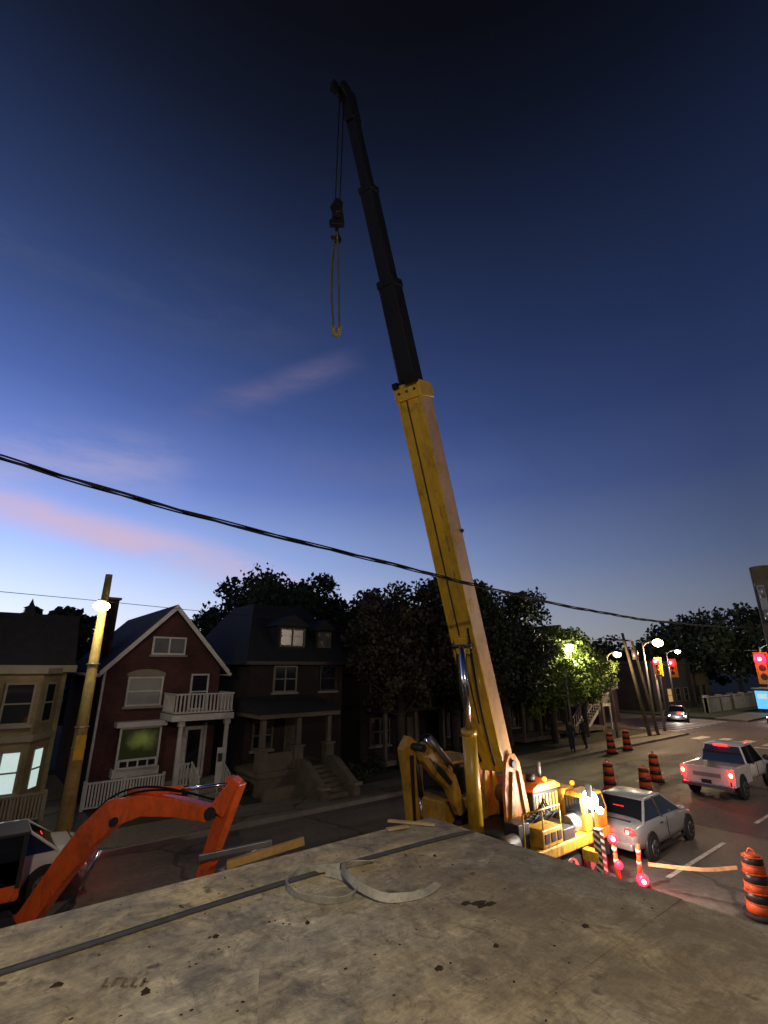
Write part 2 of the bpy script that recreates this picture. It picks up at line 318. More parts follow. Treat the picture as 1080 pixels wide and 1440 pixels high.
# ------------------------------------------------------------------ plywood deck (site building roof)
def plywood(name,c1,c2,mud=.8,rot=0):
    m=mat(name,(0.30,0.26,0.18),0.8,var=0.25,scale=5,bump=0.15)
    nt=m.node_tree;N2=nt.nodes;L2=nt.links;b=N2['Principled BSDF']
    geo=N2.new('ShaderNodeNewGeometry');P=geo.outputs['Position']
    def noise(scale,sv,det=7,ro=.65,dist=0,loc=(0,0,0)):
        mp=N2.new('ShaderNodeMapping');mp.inputs['Scale'].default_value=sv;mp.inputs['Location'].default_value=loc;mp.inputs['Rotation'].default_value=(0,0,rot);L2.new(P,mp.inputs[0])
        n=N2.new('ShaderNodeTexNoise');n.inputs['Scale'].default_value=scale;n.inputs['Detail'].default_value=det;n.inputs['Roughness'].default_value=ro;n.inputs['Distortion'].default_value=dist
        L2.new(mp.outputs[0],n.inputs['Vector']);return n.outputs['Fac']
    def mr(v,a,bb,c,d):
        n=N2.new('ShaderNodeMapRange');n.inputs[1].default_value=a;n.inputs[2].default_value=bb;n.inputs[3].default_value=c;n.inputs[4].default_value=d
        L2.new(v,n.inputs[0]);return n.outputs[0]
    def mul(a,bb):
        n=N2.new('ShaderNodeMath');n.operation='MULTIPLY';L2.new(a,n.inputs[0]);L2.new(bb,n.inputs[1]);return n.outputs[0]
    g1=noise(5,(1,10,1),8,.7,.9)
    grain=mr(g1,.3,.7,.75,1.18)
    blotch=mr(noise(1.3,(1,1,1),9,.75,1.0),.36,.64,.48,1.38)
    small=mr(noise(8,(1,1,1),7,.8,.6),.34,.52,.58,1.06)
    dots=mr(noise(5.2,(1,1,1),3,.5),.28,.34,.3,1.0)
    pale=mr(noise(2.4,(1,1.3,1),9,.82,2.2,(3,1,0)),.50,.68,1.0,1.6)
    scuff=mr(noise(3.0,(1.5,.7,1),8,.78,3.0),.34,.46,.5,1.0)
    oi=N2.new('ShaderNodeObjectInfo')
    tint=mr(oi.outputs['Random'],0,1,.86,1.12)
    k=mul(mul(mul(mul(mul(mul(grain,blotch),small),dots),pale),scuff),tint)
    hue=N2.new('ShaderNodeMix');hue.data_type='RGBA';L2.new(mr(noise(.9,(1,1,1),5,.6),.35,.65,0,1),hue.inputs['Factor'])
    hue.inputs[6].default_value=(*c1,1);hue.inputs[7].default_value=(*c2,1)
    vm=N2.new('ShaderNodeVectorMath');vm.operation='SCALE';L2.new(hue.outputs[2],vm.inputs[0]);L2.new(k,vm.inputs['Scale'])
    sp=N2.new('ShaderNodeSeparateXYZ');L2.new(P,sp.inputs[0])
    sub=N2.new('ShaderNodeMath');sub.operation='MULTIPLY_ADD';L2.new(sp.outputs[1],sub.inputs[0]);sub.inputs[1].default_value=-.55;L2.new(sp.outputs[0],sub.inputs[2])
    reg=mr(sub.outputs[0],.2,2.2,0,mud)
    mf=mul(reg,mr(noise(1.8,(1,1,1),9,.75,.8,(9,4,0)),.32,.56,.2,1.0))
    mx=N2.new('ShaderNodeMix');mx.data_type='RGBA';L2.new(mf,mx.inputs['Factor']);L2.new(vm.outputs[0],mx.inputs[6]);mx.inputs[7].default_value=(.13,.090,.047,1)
    L2.new(mx.outputs[2],b.inputs['Base Color'])
    L2.new(mr(blotch,.5,1.3,.5,.9),b.inputs['Roughness'])
    bp=N2.new('ShaderNodeBump');bp.inputs['Strength'].default_value=.45;bp.inputs['Distance'].default_value=.006;L2.new(mul(grain,small),bp.inputs['Height']);L2.new(bp.outputs[0],b.inputs['Normal'])
    return m
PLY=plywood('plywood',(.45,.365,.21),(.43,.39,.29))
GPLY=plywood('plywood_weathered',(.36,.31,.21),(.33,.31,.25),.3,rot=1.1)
dk=root('site_building',(0,0,0))
random.seed(4)
xs=[-6.9,-4.46,-2.02,.42,2.86,4.06]
ys=[-3.1,-1.88,-.66,.56,1.78,3.0,4.22]
for j in range(len(ys)-1):
    xx=xs if j%2==0 else [-6.9,-5.68,-3.24,-.8,1.64,4.06]
    for i in range(len(xx)-1):
        dz=random.uniform(-.002,.002)
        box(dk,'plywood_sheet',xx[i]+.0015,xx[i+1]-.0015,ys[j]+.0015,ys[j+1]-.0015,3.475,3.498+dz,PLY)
box(dk,'deck_frame',-6.85,4.0,-3.05,4.16,3.2,3.473,WOODG)
box(dk,'walls',-6.7,3.9,-2.95,4.05,0.0,3.198,CREAM)
for i in range(6): box(dk,'batten',-6.5+i*2.05,-6.42+i*2.05,4.053,4.09,0.05,3.15,WOODG)
box(dk,'window_glass',-1.5,0.2,4.052,4.075,1.0,2.3,GLASS)
INK=mat('faded_ink',(.17,.13,.08),.85,var=.6,scale=30)
def stroke(a,b): obox(dk,'ink_stamp',(a[0],a[1],3.5012),(b[0],b[1],3.5012),.016,.001,INK)
ex=Vector((.62,-.5,0));ey=Vector((.35,.6,0))
def P2(a,b): v=Vector((.90,3.16,0))+ex*a+ey*b;return (v.x,v.y)
for a0 in (-.14,-.08,-.02,.04,.10):
    stroke(P2(a0,-.055),P2(a0,.045));
for a0 in (-.14,-.02,.04): stroke(P2(a0,-.055),P2(a0+.035,-.055))
stroke(P2(-.08,.045),P2(-.04,.045));stroke(P2(.10,.0),P2(.13,.0))
st=root('ratchet_strap')
tube(st,'strap_line',[(-2.5,3.6,3.510),(.4,3.62,3.510),(1.3,3.68,3.510),(2.2,3.70,3.512),(3.2,3.68,3.510),(4.04,3.62,3.512),(4.09,3.6,3.45),(4.1,3.6,3.0)],.018,STRAPD)
def ribbon(par,name,pts,hgt,m,z=3.5):
    n=len(pts);out=[]
    def crm(p0,p1,p2,p3,t): 
        return tuple(.5*((2*p1[k])+(-p0[k]+p2[k])*t+(2*p0[k]-5*p1[k]+4*p2[k]-p3[k])*t*t+(-p0[k]+3*p1[k]-3*p2[k]+p3[k])*t**3) for k in range(len(p1)))
    for i in range(n-1):
        p0=pts[max(i-1,0)];p1=pts[i];p2=pts[i+1];p3=pts[min(i+2,n-1)]
        for s in range(10): out.append(crm(p0,p1,p2,p3,s/10))
    out.append(pts[-1])
    v=[];f=[]
    for i,p in enumerate(out):
        q=out[min(i+1,len(out)-1)];o=out[max(i-1,0)]
        t=Vector((q[0]-o[0],q[1]-o[1],0)).normalized();nn=Vector((-t.y,t.x,0))
        tilt=p[3]+.10*math.sin(i*.55)
        up=Vector((0,0,1))*math.cos(tilt)+nn*math.sin(tilt)
        th=nn*math.cos(tilt)*.0035-Vector((0,0,1))*math.sin(tilt)*.0035
        b=Vector((p[0],p[1],z+p[2]+.004))
        v+= [b-th,b+th,b+up*hgt+th,b+up*hgt-th]
    for i in range(len(out)-1):
        a=i*4
        for k in range(4): f.append((a+k,a+(k+1)%4,a+4+(k+1)%4,a+4+k))
    f.append((0,1,2,3));k=(len(out)-1)*4;f.append((k,k+1,k+2,k+3))
    return mesh(par,name,v,f,m)
ws=root('webbing_sling')
ribbon(ws,'loop',[(2.36,3.62,.0,.2),(2.42,3.40,.003,.3),(2.31,3.19,.0,.45),(2.12,3.24,.0,.5),(2.01,3.46,0,.3),(2.05,3.66,0,-.1),(2.20,3.75,0,-.3),(2.34,3.68,.012,-.2),(2.44,3.55,.03,.2)],.054,STRAP)
ribbon(ws,'tail',[(2.80,3.60,.002,.9),(2.60,3.64,.004,.6),(2.46,3.56,.02,.3),(2.38,3.40,.05,.2),(2.36,3.20,.03,.3),(2.43,3.00,.004,.6),(2.60,2.90,.003,.8),(2.74,2.89,.003,1.0),(2.92,2.94,.003,1.4)],.054,STRAP)
pp=root('plywood_offcut')
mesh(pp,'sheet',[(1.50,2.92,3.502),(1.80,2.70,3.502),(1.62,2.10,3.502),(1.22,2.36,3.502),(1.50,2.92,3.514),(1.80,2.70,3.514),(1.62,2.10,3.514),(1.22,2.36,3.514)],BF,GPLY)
random.seed(9)
def blob(par,cx,cy,r,n,m,z=3.5,h=.012):
    vs=[(cx,cy,z+h)]
    for ring,(fr,fz) in enumerate(((.5,.7),(1,0))):
        for i in range(n):
            t=2*math.pi*i/n;rr=r*fr*random.uniform(.5,1.25);vs.append((cx+math.cos(t)*rr,cy+math.sin(t)*rr*.8,z+.0005+h*fz*random.uniform(.3,1.4)))
    fs=[(0,1+i,1+(i+1)%n) for i in range(n)]+[(1+i,1+n+i,1+n+(i+1)%n,1+(i+1)%n) for i in range(n)]
    mesh(par,'clod',vs,fs,m)
md=root('mud_clods')
for (cx,cy,r) in ((2.93,2.6,.07),(2.98,2.55,.045),(2.86,2.66,.035),(2.2,2.25,.03),(.95,3.02,.028),(.62,3.35,.03),(1.9,3.1,.018),(2.6,2.2,.02),(3.3,3.4,.02),(1.4,3.3,.022),(3.2,2.0,.03)): blob(md,cx,cy,r,13,MUD,h=.014)
for i in range(130): blob(md,random.uniform(.6,3.9),random.uniform(1.6,4.1),random.uniform(.003,.012),7,MUD,h=.004)
sw=root('scrap_lumber')
obox(sw,'stick',(3.55,4.32,3.53),(3.85,3.95,3.52),.04,.02,WOOD);obox(sw,'stick_2',(3.4,4.15,3.515),(3.62,4.1,3.515),.05,.02,WOOD)
# ------------------------------------------------------------------ houses
def window(p,x0,x1,z0,z1,y,gm=None,fm=None,mull=1,rail=True,sill=True):
    fm=fm or WHITE;gm=gm or GLASS;t=.07
    box(p,'window_glass',x0+t,x1-t,y-.03,y-.008,z0+t,z1-t,gm)
    box(p,'frame',x0,x1,y-.09,y-.002,z1-t,z1,fm);box(p,'frame',x0,x1,y-.09,y-.002,z0,z0+t,fm)
    box(p,'frame',x0,x0+t,y-.088,y-.002,z0+t,z1-t,fm);box(p,'frame',x1-t,x1,y-.088,y-.002,z0+t,z1-t,fm)
    for i in range(mull):
        xm=x0+(x1-x0)*(i+1)/(mull+1);box(p,'mullion',xm-.03,xm+.03,y-.075,y-.032,z0+t,z1-t,fm)
    if rail:
        zm=(z0+z1)/2;box(p,'rail',x0+t,x1-t,y-.07,y-.031,zm-.025,zm+.025,fm)
    if sill: box(p,'sill',x0-.08,x1+.08,y-.15,y-.002,z0-.09,z0-.002,CONC)
def gable_house(name,x0,x1,y0,y1,ze,zp,wm,ov=.3,trim=WHITE):
    h=root(name)
    xm=(x0+x1)/2
    prism(h,'walls',[(x0,0),(x1,0),(x1,ze),(xm,zp),(x0,ze)],y0,y1,wm)
    sl=(zp-ze)/(xm-x0)
    for s,xe in ((-1,x0-ov),(1,x1+ov)):
        zz=ze-sl*ov
        prism(h,'roof_slope',[(xe,zz+.02),(xm,zp+.02),(xm,zp+.2),(xe,zz+.2)],y0-.35,y1+.2,SHING)
        prism(h,'bargeboard',[(xe,zz-.04),(xm,zp-.04),(xm,zp+.20),(xe,zz+.20)],y0-.41,y0-.353,trim)
        cyl(h,'gutter',(xe+s*.05,y0-.38,zz+.05),(xe+s*.05,y1+.2,zz+.05),.07,trim,seg=8)
    return h
def railing(p,x0,x1,y,z0,z1,m,n,axis='x'):
    w=.03
    if axis=='x':
        box(p,'top_rail',x0,x1,y-.04,y+.04,z1-.06,z1,m);box(p,'bottom_rail',x0,x1,y-.03,y+.03,z0+.05,z0+.1,m)
    else:
        box(p,'top_rail',y-.04,y+.04,x0,x1,z1-.06,z1,m);box(p,'bottom_rail',y-.03,y+.03,x0,x1,z0+.05,z0+.1,m)
    vs=[];fs=[]
    for i in range(n):
        a=x0+(x1-x0)*(i+.5)/n
        if axis=='x': q=[(a-w,y-.02),(a+w,y-.02),(a+w,y+.02),(a-w,y+.02)]
        else: q=[(y-.02,a-w),(y+.02,a-w),(y+.02,a+w),(y-.02,a+w)]
        b=len(vs)
        vs+=[(c[0],c[1],z0+.1) for c in q]+[(c[0],c[1],z1-.06) for c in q]
        fs+=[tuple(b+k for k in ff) for ff in BF]
    mesh(p,'pickets',vs,fs,m)
# --- house 1
h=gable_house('brick_house',4.15,8.85,23,32,5.0,7.5,BR1)
window(h,5.75,7.15,5.55,6.3,23,BLINDD,mull=1,rail=False)
window(h,5.0,6.4,3.5,4.65,23,BLIND,mull=0)
prism(h,'arched_lintel',[(4.95,4.66),(6.45,4.66),(6.45,4.8),(6.1,4.92),(5.7,4.96),(5.3,4.92),(4.95,4.8)],22.95,22.998,CREAM)
box(h,'bay_frame',4.85,6.55,22.55,22.998,.95,1.25,WHITE,.01);box(h,'bay_roof',4.75,6.65,22.45,22.998,2.75,2.95,WHITE,.01)
box(h,'bay_body',4.92,6.48,22.65,22.997,.2,2.75,BR1)
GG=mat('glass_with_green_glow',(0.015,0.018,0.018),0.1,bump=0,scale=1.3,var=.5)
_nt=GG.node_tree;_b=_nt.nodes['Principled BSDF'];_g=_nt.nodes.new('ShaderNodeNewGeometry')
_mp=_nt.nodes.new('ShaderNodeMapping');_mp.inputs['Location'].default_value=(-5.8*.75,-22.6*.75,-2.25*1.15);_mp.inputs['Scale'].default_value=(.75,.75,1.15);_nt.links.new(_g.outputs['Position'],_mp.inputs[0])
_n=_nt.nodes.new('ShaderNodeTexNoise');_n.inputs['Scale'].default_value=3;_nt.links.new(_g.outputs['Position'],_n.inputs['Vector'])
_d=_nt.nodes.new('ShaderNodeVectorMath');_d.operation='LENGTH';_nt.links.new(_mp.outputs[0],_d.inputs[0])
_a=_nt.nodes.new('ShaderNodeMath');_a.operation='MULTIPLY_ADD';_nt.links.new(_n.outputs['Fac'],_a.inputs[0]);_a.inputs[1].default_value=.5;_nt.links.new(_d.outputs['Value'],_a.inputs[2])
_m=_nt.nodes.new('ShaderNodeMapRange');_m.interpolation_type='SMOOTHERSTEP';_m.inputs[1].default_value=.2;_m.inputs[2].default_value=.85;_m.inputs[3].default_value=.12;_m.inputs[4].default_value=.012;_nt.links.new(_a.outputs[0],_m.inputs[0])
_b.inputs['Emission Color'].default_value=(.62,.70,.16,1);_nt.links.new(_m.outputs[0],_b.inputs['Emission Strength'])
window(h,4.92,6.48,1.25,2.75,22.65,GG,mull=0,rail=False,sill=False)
window(h,4.98,6.42,1.25,1.6,22.56,mull=3,rail=False,sill=False)
box(h,'porch_deck',6.75,9.0,21.4,22.998,.35,.55,CONC);box(h,'porch_base',6.85,8.95,21.5,22.99,.0,.348,BR1)
for x in (6.9,8.8):
    box(h,'porch_post',x-.07,x+.07,21.45,21.6,.552,2.95,WHITE,.01)
    box(h,'post_capital',x-.12,x+.12,21.42,21.65,2.75,2.952,WHITE,.01)
box(h,'balcony_slab',6.45,9.0,21.3,22.997,2.955,3.2,WHITE,.02)
railing(h,6.5,8.95,21.36,3.2,4.0,WHITE,16);railing(h,21.42,22.95,6.52,3.2,4.0,WHITE,9,'y');railing(h,21.42,22.95,8.93,3.2,4.0,WHITE,9,'y')
window(h,7.55,8.35,3.25,4.75,23,mull=0)
box(h,'front_door',7.55,8.35,22.93,22.995,.56,2.6,WHITE);box(h,'door_glass',7.68,8.22,22.9,22.928,.95,2.45,GLASS)
box(h,'door_frame',7.42,7.53,22.9,22.99,.56,2.7,WHITE);box(h,'door_frame',8.37,8.48,22.9,22.99,.56,2.7,WHITE)
for i in range(3): box(h,'step',7.5,8.6,20.5+i*.3,21.397,.0+.0,.2+i*.12,CONC)
for x in (7.45,8.65):
    for k in range(6):
        y=20.4+k*.19;box(h,'baluster',x-.02,x+.02,y-.02,y+.02,.13,1.0+k*.07,WHITE)
    obox(h,'handrail',(x,20.35,1.0),(x,21.4,1.42),.06,.05,WHITE)
railing(h,6.8,7.4,21.46,.55,1.4,WHITE,5)
cyl(h,'downpipe',(4.1,22.92,5.0),(4.1,22.92,.2),.05,WHITE,seg=8)
box(h,'chimney',4.3,4.75,26,26.6,5.2,8.1,BR1);box(h,'chimney_cap',4.22,4.83,25.92,26.68,8.1,8.2,CONC)
f=root('site_sign',(8.1,20.2,.13));box(f,'board',-.12,.12,-.02,.02,.5,1.9,WHITE);box(f,'text_band',-.09,.09,-.026,-.021,1.4,1.7,DARK);box(f,'stake',-.03,.03,-.02,.02,0,.5,WOOD)
f=root('picket_fence');railing(f,3.9,6.6,21.9,.15,1.05,WHITE,26)
for x in (3.9,5.2,6.6): box(f,'post',x-.05,x+.05,21.93,22.02,.12,1.1,WHITE)
f=root('picket_fence');railing(f,.9,2.7,21.6,.15,1.0,CREAM,18)
for x in (.9,1.8,2.7): box(f,'post',x-.05,x+.05,21.63,21.72,.12,1.05,CREAM)
# --- house 0
h=root('bay_window_house')
box(h,'walls',-7,2.85,23.3,33,0,5.0,BUFF)
prism(h,'mansard_roof',[(23.0,5.02),(33.3,5.02),(31.5,7.1),(24.4,7.1)],-7.2,3.05,SHING,'x')
box(h,'eaves_board',-7.25,3.1,22.93,22.998,4.85,5.1,CREAM)
mesh(h,'roof_finial',[(1.1,24.5,7.1),(1.5,24.5,7.1),(1.5,24.9,7.1),(1.1,24.9,7.1),(1.3,24.7,7.75)],[(0,1,4),(1,2,4),(2,3,4),(3,0,4)],SHING)
bp=[(-.9,23.3),(-.3,22.2),(2.0,22.2),(2.7,23.3)]
prism(h,'bay',bp,.0,4.8,BUFF,'z');prism(h,'bay_cornice',[(-1.05,23.29),(-.4,22.05),(2.1,22.05),(2.85,23.29)],4.8,5.0,CREAM,'z')
prism(h,'bay_band',[(-.98,23.29),(-.35,22.12),(2.05,22.12),(2.78,23.29)],2.55,2.75,CREAM,'z')
window(h,.95,1.85,3.1,4.5,22.2,mull=0,fm=CREAM);window(h,-.2,.7,3.1,4.5,22.2,mull=0,fm=CREAM)
window(h,.95,1.85,.9,2.3,22.2,LITW,mull=0,fm=CREAM);window(h,-.2,.7,.9,2.3,22.2,LITW,mull=0,fm=CREAM)
box(h,'curtain',1.02,1.3,22.155,22.165,.97,2.23,BLIND)
d=Vector((.7,1.1,0)).normalized();nn=Vector((1.1,-.7,0)).normalized()
for z0,z1,gm in ((3.1,4.5,GLASS),(.9,2.3,LITW)):
    a=Vector((2.0,22.2,0))+d*.3;b=Vector((2.0,22.2,0))+d*1.0
    zq=(z0+z1)/2
    for (q0,q1,w0,w1,off,mm) in ((a,b,z0,z1,.012,CREAM),(a+d*.1,b-d*.1,z0+.08,z1-.08,.03,gm),(a+d*.06,b-d*.06,zq-.03,zq+.03,.045,CREAM)):
        v=[q0+nn*off+Vector((0,0,w0)),q1+nn*off+Vector((0,0,w0)),q1+nn*off+Vector((0,0,w1)),q0+nn*off+Vector((0,0,w1))]
        mesh(h,'side_window',v,[(0,1,2,3)],mm)
box(h,'rear_lit_window',2.853,2.87,28,28.8,1.2,2.0,LITWARM)
# --- house 2
h=root('dark_brick_house')
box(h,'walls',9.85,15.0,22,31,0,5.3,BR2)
mesh(h,'hip_roof',[(9.5,21.6,5.3),(15.4,21.6,5.3),(15.4,31.3,5.3),(9.5,31.3,5.3),(11.2,25.2,8.35),(14.4,25.2,8.35),(14.4,28,8.35),(11.2,28,8.35)],[(0,1,5,4),(1,2,6,5),(2,3,7,6),(3,0,4,7),(4,5,6,7),(3,2,1,0)],SHING)
box(h,'soffit',9.45,15.45,21.55,31.35,5.15,5.297,DARK)
def dormer(h,x0,x1,y,z0,z1):
    box(h,'dormer_body',x0,x1,y,y+2.6,z0,z1,SHING)
    prism(h,'dormer_roof',[(x0-.2,z1),(x1+.2,z1),((x0+x1)/2,z1+.55)],y-.2,y+2.8,SHING)
    window(h,x0+.1,x1-.1,z0+.1,z1-.1,y,mull=1,rail=False,fm=DTRIM,gm=BLINDD,sill=False)
dormer(h,11.3,12.9,22.3,5.9,7.0);dormer(h,13.6,14.6,22.5,5.9,6.9)
window(h,11.05,12.3,3.9,5.1,22,mull=1,fm=CREAM);window(h,13.6,14.6,3.9,5.1,22,mull=0,fm=DARK)
window(h,10.2,11.2,1.5,2.7,22,mull=0,fm=DTRIM);box(h,'door',11.8,12.7,21.93,21.995,1.0,2.9,WOODG)
box(h,'porch_deck',9.5,13.2,19.7,21.997,.8,1.0,STONE);box(h,'porch_base',9.6,13.1,19.8,21.99,0,.798,STONE)
for x in (9.75,11.4,12.95):
    box(h,'porch_pier',x-.2,x+.2,19.8,20.2,1.002,1.8,STONE);box(h,'pier_cap',x-.25,x+.25,19.75,20.25,1.8,1.88,DTRIM);box(h,'porch_column',x-.1,x+.1,19.9,20.1,1.882,3.0,DTRIM)
box(h,'porch_fascia',9.4,13.3,19.6,21.99,3.0,3.2,DTRIM);prism(h,'porch_roof',[(19.45,3.202),(21.99,3.202),(21.99,3.75)],9.3,13.4,SHING,'x')
box(h,'balustrade',9.95,11.2,19.9,20.05,1.002,1.65,STONE)
for i in range(6): box(h,'stone_step',11.6,12.75,17.9+i*.3,19.697,.0,.28+i*.125,STONE)
for x in (11.42,12.93):
    prism(h,'step_wall',[(17.7,.1),(19.7,.1),(19.7,1.35),(19.2,1.3),(17.7,.5)],x-.16,x+.16,STONE,'x');box(h,'wall_cap',x-.2,x+.2,17.6,18.0,.5,.6,CREAM)
box(h,'garden_wall',9.5,11.25,19.0,19.2,0.1,.55,STONE)
def row(name,x0,x1,y0,ze,zp,wm,seed,lit=None):
    random.seed(seed);h=gable_house(name,x0,x1,y0,y0+9,ze,zp,wm,trim=DTRIM)
    window(h,x0+.6,x0+1.7,3.3,4.5,y0,mull=0,fm=DTRIM);window(h,x1-1.8,x1-.7,3.3,4.5,y0,mull=0,fm=DTRIM)
    window(h,x0+.6,x0+2.0,1.0,2.4,y0,lit or GLASS,mull=1,fm=DTRIM)
    box(h,'door',x1-1.5,x1-.6,y0-.06,y0-.004,.6,2.6,WOODG)
    box(h,'porch_deck',x0+.1,x1-.1,y0-1.8,y0-.004,.3,.55,STONE);box(h,'porch_roof',x0,x1,y0-2,y0-.003,2.8,2.98,SHING)
    for x in (x0+.3,(x0+x1)/2,x1-.3): box(h,'post',x-.08,x+.08,y0-1.8,y0-1.64,.55,2.8,DTRIM)
    window(h,(x0+x1)/2-.5,(x0+x1)/2+.5,ze+.1,ze+1.0,y0,mull=0,fm=DTRIM)
    return h
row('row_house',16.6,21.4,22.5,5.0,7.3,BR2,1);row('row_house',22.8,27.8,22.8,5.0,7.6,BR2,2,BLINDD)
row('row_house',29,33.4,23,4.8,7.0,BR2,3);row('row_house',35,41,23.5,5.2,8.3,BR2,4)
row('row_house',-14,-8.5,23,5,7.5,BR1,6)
h=root('corner_shop')
box(h,'walls',43.2,44.3,23.5,32,0,5.0,BR1)
box(h,'walls_main',44.3,51.0,25.5,34,0,5.4,BR1);box(h,'parapet',44.2,51.1,25.4,34.1,5.4,5.7,CREAM)
box(h,'sign_band',44.4,51,25.3,25.497,3.0,3.7,WHITE);box(h,'shop_window',44.8,47.5,25.44,25.496,.5,2.8,LITWARM);box(h,'shop_door',48.2,49.2,25.44,25.496,.1,2.5,GLASS)
for i in range(3): window(h,45+i*2,46+i*2,3.9,5.1,25.5,mull=0)
window(h,43.3,44.2,2.0,3.4,23.5,mull=0)
box(h,'hanging_sign',42.2,43.0,23.3,23.4,3.6,4.6,WHITE,.02);box(h,'sign_text',42.3,42.9,23.285,23.297,3.9,4.3,DARK)
h=root('exterior_stairs')
for i in range(9): box(h,'tread',38.2+i*.3,38.55+i*.3,22,23,.25+i*.2,.3+i*.2,WHITE)
for y in (22,23):
    obox(h,'stringer',(38.2,y,.2),(41,y,2.0),.06,.22,WHITE);obox(h,'handrail',(38.2,y,1.2),(41,y,3.0),.05,.05,WHITE)
    for i in range(8): box(h,'baluster',38.35+i*.35,38.39+i*.35,y-.02,y+.02,.4+i*.22,1.3+i*.22,WHITE)
box(h,'landing',40.9,42.6,22,23.4,1.95,2.05,WHITE);railing(h,40.9,42.6,22,2.05,3.0,WHITE,8)
for x in (41,42.5): box(h,'post',x-.05,x+.05,22,22.1,.1,1.95,WHITE)
for (x0,x1,y0,y1,z,m_) in ((63,75,27,38,5.5,BR2),(78,90,30,40,4.5,BUFF),(105,125,10,-6,6,BR2)):
    h=root('distant_building');box(h,'walls',x0,x1,min(y0,y1),max(y0,y1),0,z,m_);box(h,'roof_cap',x0-.2,x1+.2,min(y0,y1)-.2,max(y0,y1)+.2,z,z+.3,DARK)
    for i in range(4):
        xx=x0+1+i*(x1-x0-2)/4;window(h,xx,xx+1.4,1,2.6,min(y0,y1),gm=LITWARM if i==1 else GLASS,mull=0,sill=False,fm=DTRIM)
h=root('boundary_wall');box(h,'wall',66,104,22.6,22.9,.1,1.7,CONC);box(h,'coping',65.9,104.1,22.5,23.0,1.7,1.82,CONC)
for i in range(10): box(h,'pier',66+i*4.1,66.5+i*4.1,22.45,23.05,.1,2.0,CONC)
# ------------------------------------------------------------------ trees
def gv(flat):
    while True:
        v=Vector((random.gauss(0,1),random.gauss(0,1),random.gauss(0,1)))
        if v.length<2.1: return Vector((v.x,v.y,v.z*flat))
def leaves(vs,fs,c,r,n,ls,flat=.8):
    for i in range(n):
        p=c+gv(flat)*r
        a=Vector((random.gauss(0,1),random.gauss(0,1),random.gauss(0,1))).normalized()
        b=a.cross(Vector((random.gauss(0,1),random.gauss(0,1),random.gauss(0,1)))).normalized()
        s=ls*random.uniform(.5,1.2)
        k=len(vs);vs+=[p-a*s*.5,p+b*s*.32,p+a*s*.5,p-b*s*.32];fs.append((k,k+1,k+2,k+3))
def fol(t,vs,fs,lm):
    me=bpy.data.meshes.new('foliage');me.from_pydata([tuple(v) for v in vs],[],fs);me.materials.append(lm)
    o=bpy.data.objects.new('foliage',me);scene.collection.objects.link(o);o.parent=t
def tree(name,x,y,h0,cz,rx,rz,seed,lm,nleaf=5000,ls=.28,ncl=45,tr=.25):
    random.seed(seed);t=root(name,(x,y,0))
    tube(t,'trunk',[(0,0,0),(random.uniform(-.2,.2),.1,h0*.5),(random.uniform(-.3,.3),0,cz-rz*.4),(0,.1,cz+rz*.4)],tr,BARK)
    cl=[]
    while len(cl)<ncl:
        p=Vector((random.uniform(-1,1),random.uniform(-1,1),random.uniform(-1,1)))
        if .2<p.length<1.0:
            k=1+random.uniform(-.22,.14)
            cl.append((Vector((p.x*rx*k,p.y*rx*k,cz+p.z*rz*k)),random.uniform(.14,.30)*rx))
    for c,_ in cl[:14]:
        s=Vector((0,0,min(max(h0,c.z-rz*.6),cz)));mm=(s+c)/2+Vector((0,0,-.2))
        tube(t,'limb',[s,mm,c],tr*.28,BARK)
    vs=[];fs=[]
    for c,r in cl: leaves(vs,fs,c,r*.60,nleaf//ncl,ls)
    leaves(vs,fs,Vector((0,0,cz)),min(rx,rz)*.42,nleaf//5,ls*1.3)
    fol(t,vs,fs,lm);return t
tree('maple_tree',17.5,34,4,8.2,5.4,3.9,11,LEAFD,22000,.44,85,.4)
tree('maple_tree',25.5,33,4,7.4,5.4,3.2,12,LEAFD,18000,.44,75,.4)
tree('street_tree',17.8,20.5,2.6,6.0,2.9,3.3,13,LEAFB,21000,.27,80,.22)
tree('street_tree',22.2,20.8,2.6,6.4,3.7,4.0,14,LEAFD,28000,.29,95,.25)
tree('street_tree',27,20.9,2.6,6.3,3.5,3.8,15,LEAFD,24000,.31,85,.25)
tree('street_tree',31.8,20.6,2.4,5.3,3.3,3.0,16,LEAFG,19000,.28,80,.22)
tree('street_tree',36.5,20.9,2.4,4.8,2.5,2.2,17,LEAFG,11000,.30,55,.2)
tree('garden_tree',3.6,38,3,6.6,2.6,2.4,18,LEAFD,6000,.45,35,.2)
tree('garden_tree',11.3,41,3,6.6,2.6,2.0,19,LEAFD,5000,.5,30,.25)
def treeline(name,pts,seed,lm):
    random.seed(seed);t=root(name);vs=[];fs=[]
    for (x,y,z,rx,rz,n) in pts:
        cyl(t,'trunk',(x,y,0),(x,y,z),.3,BARK,.15,8)
        for k in range(22):
            c=Vector((x+random.uniform(-1,1)*rx,y+random.uniform(-1,1)*rx,z+random.uniform(-1,1)*rz))
            leaves(vs,fs,c,rx*random.uniform(.15,.33),n//22,.8,.7)
    fol(t,vs,fs,lm)
random.seed(21)
pts=[]
for i in range(9): pts.append((62+i*7,42+random.uniform(-3,3),5.3+random.uniform(-.6,1),4,3,2800))
for i in range(7): pts.append((84+i*5,28-i*3.4+random.uniform(-2,2),7.0+2.2*math.sin(i*.8+.6),5,3.6,4200))
for i in range(7): pts.append((120+i*3,12-i*7,6+random.uniform(-1,1),6,3.5,1800))
for i in range(10): pts.append((-20+i*9,55+random.uniform(-4,4),4.0,5,3,1300))
treeline('distant_trees',pts,22,LEAFD)
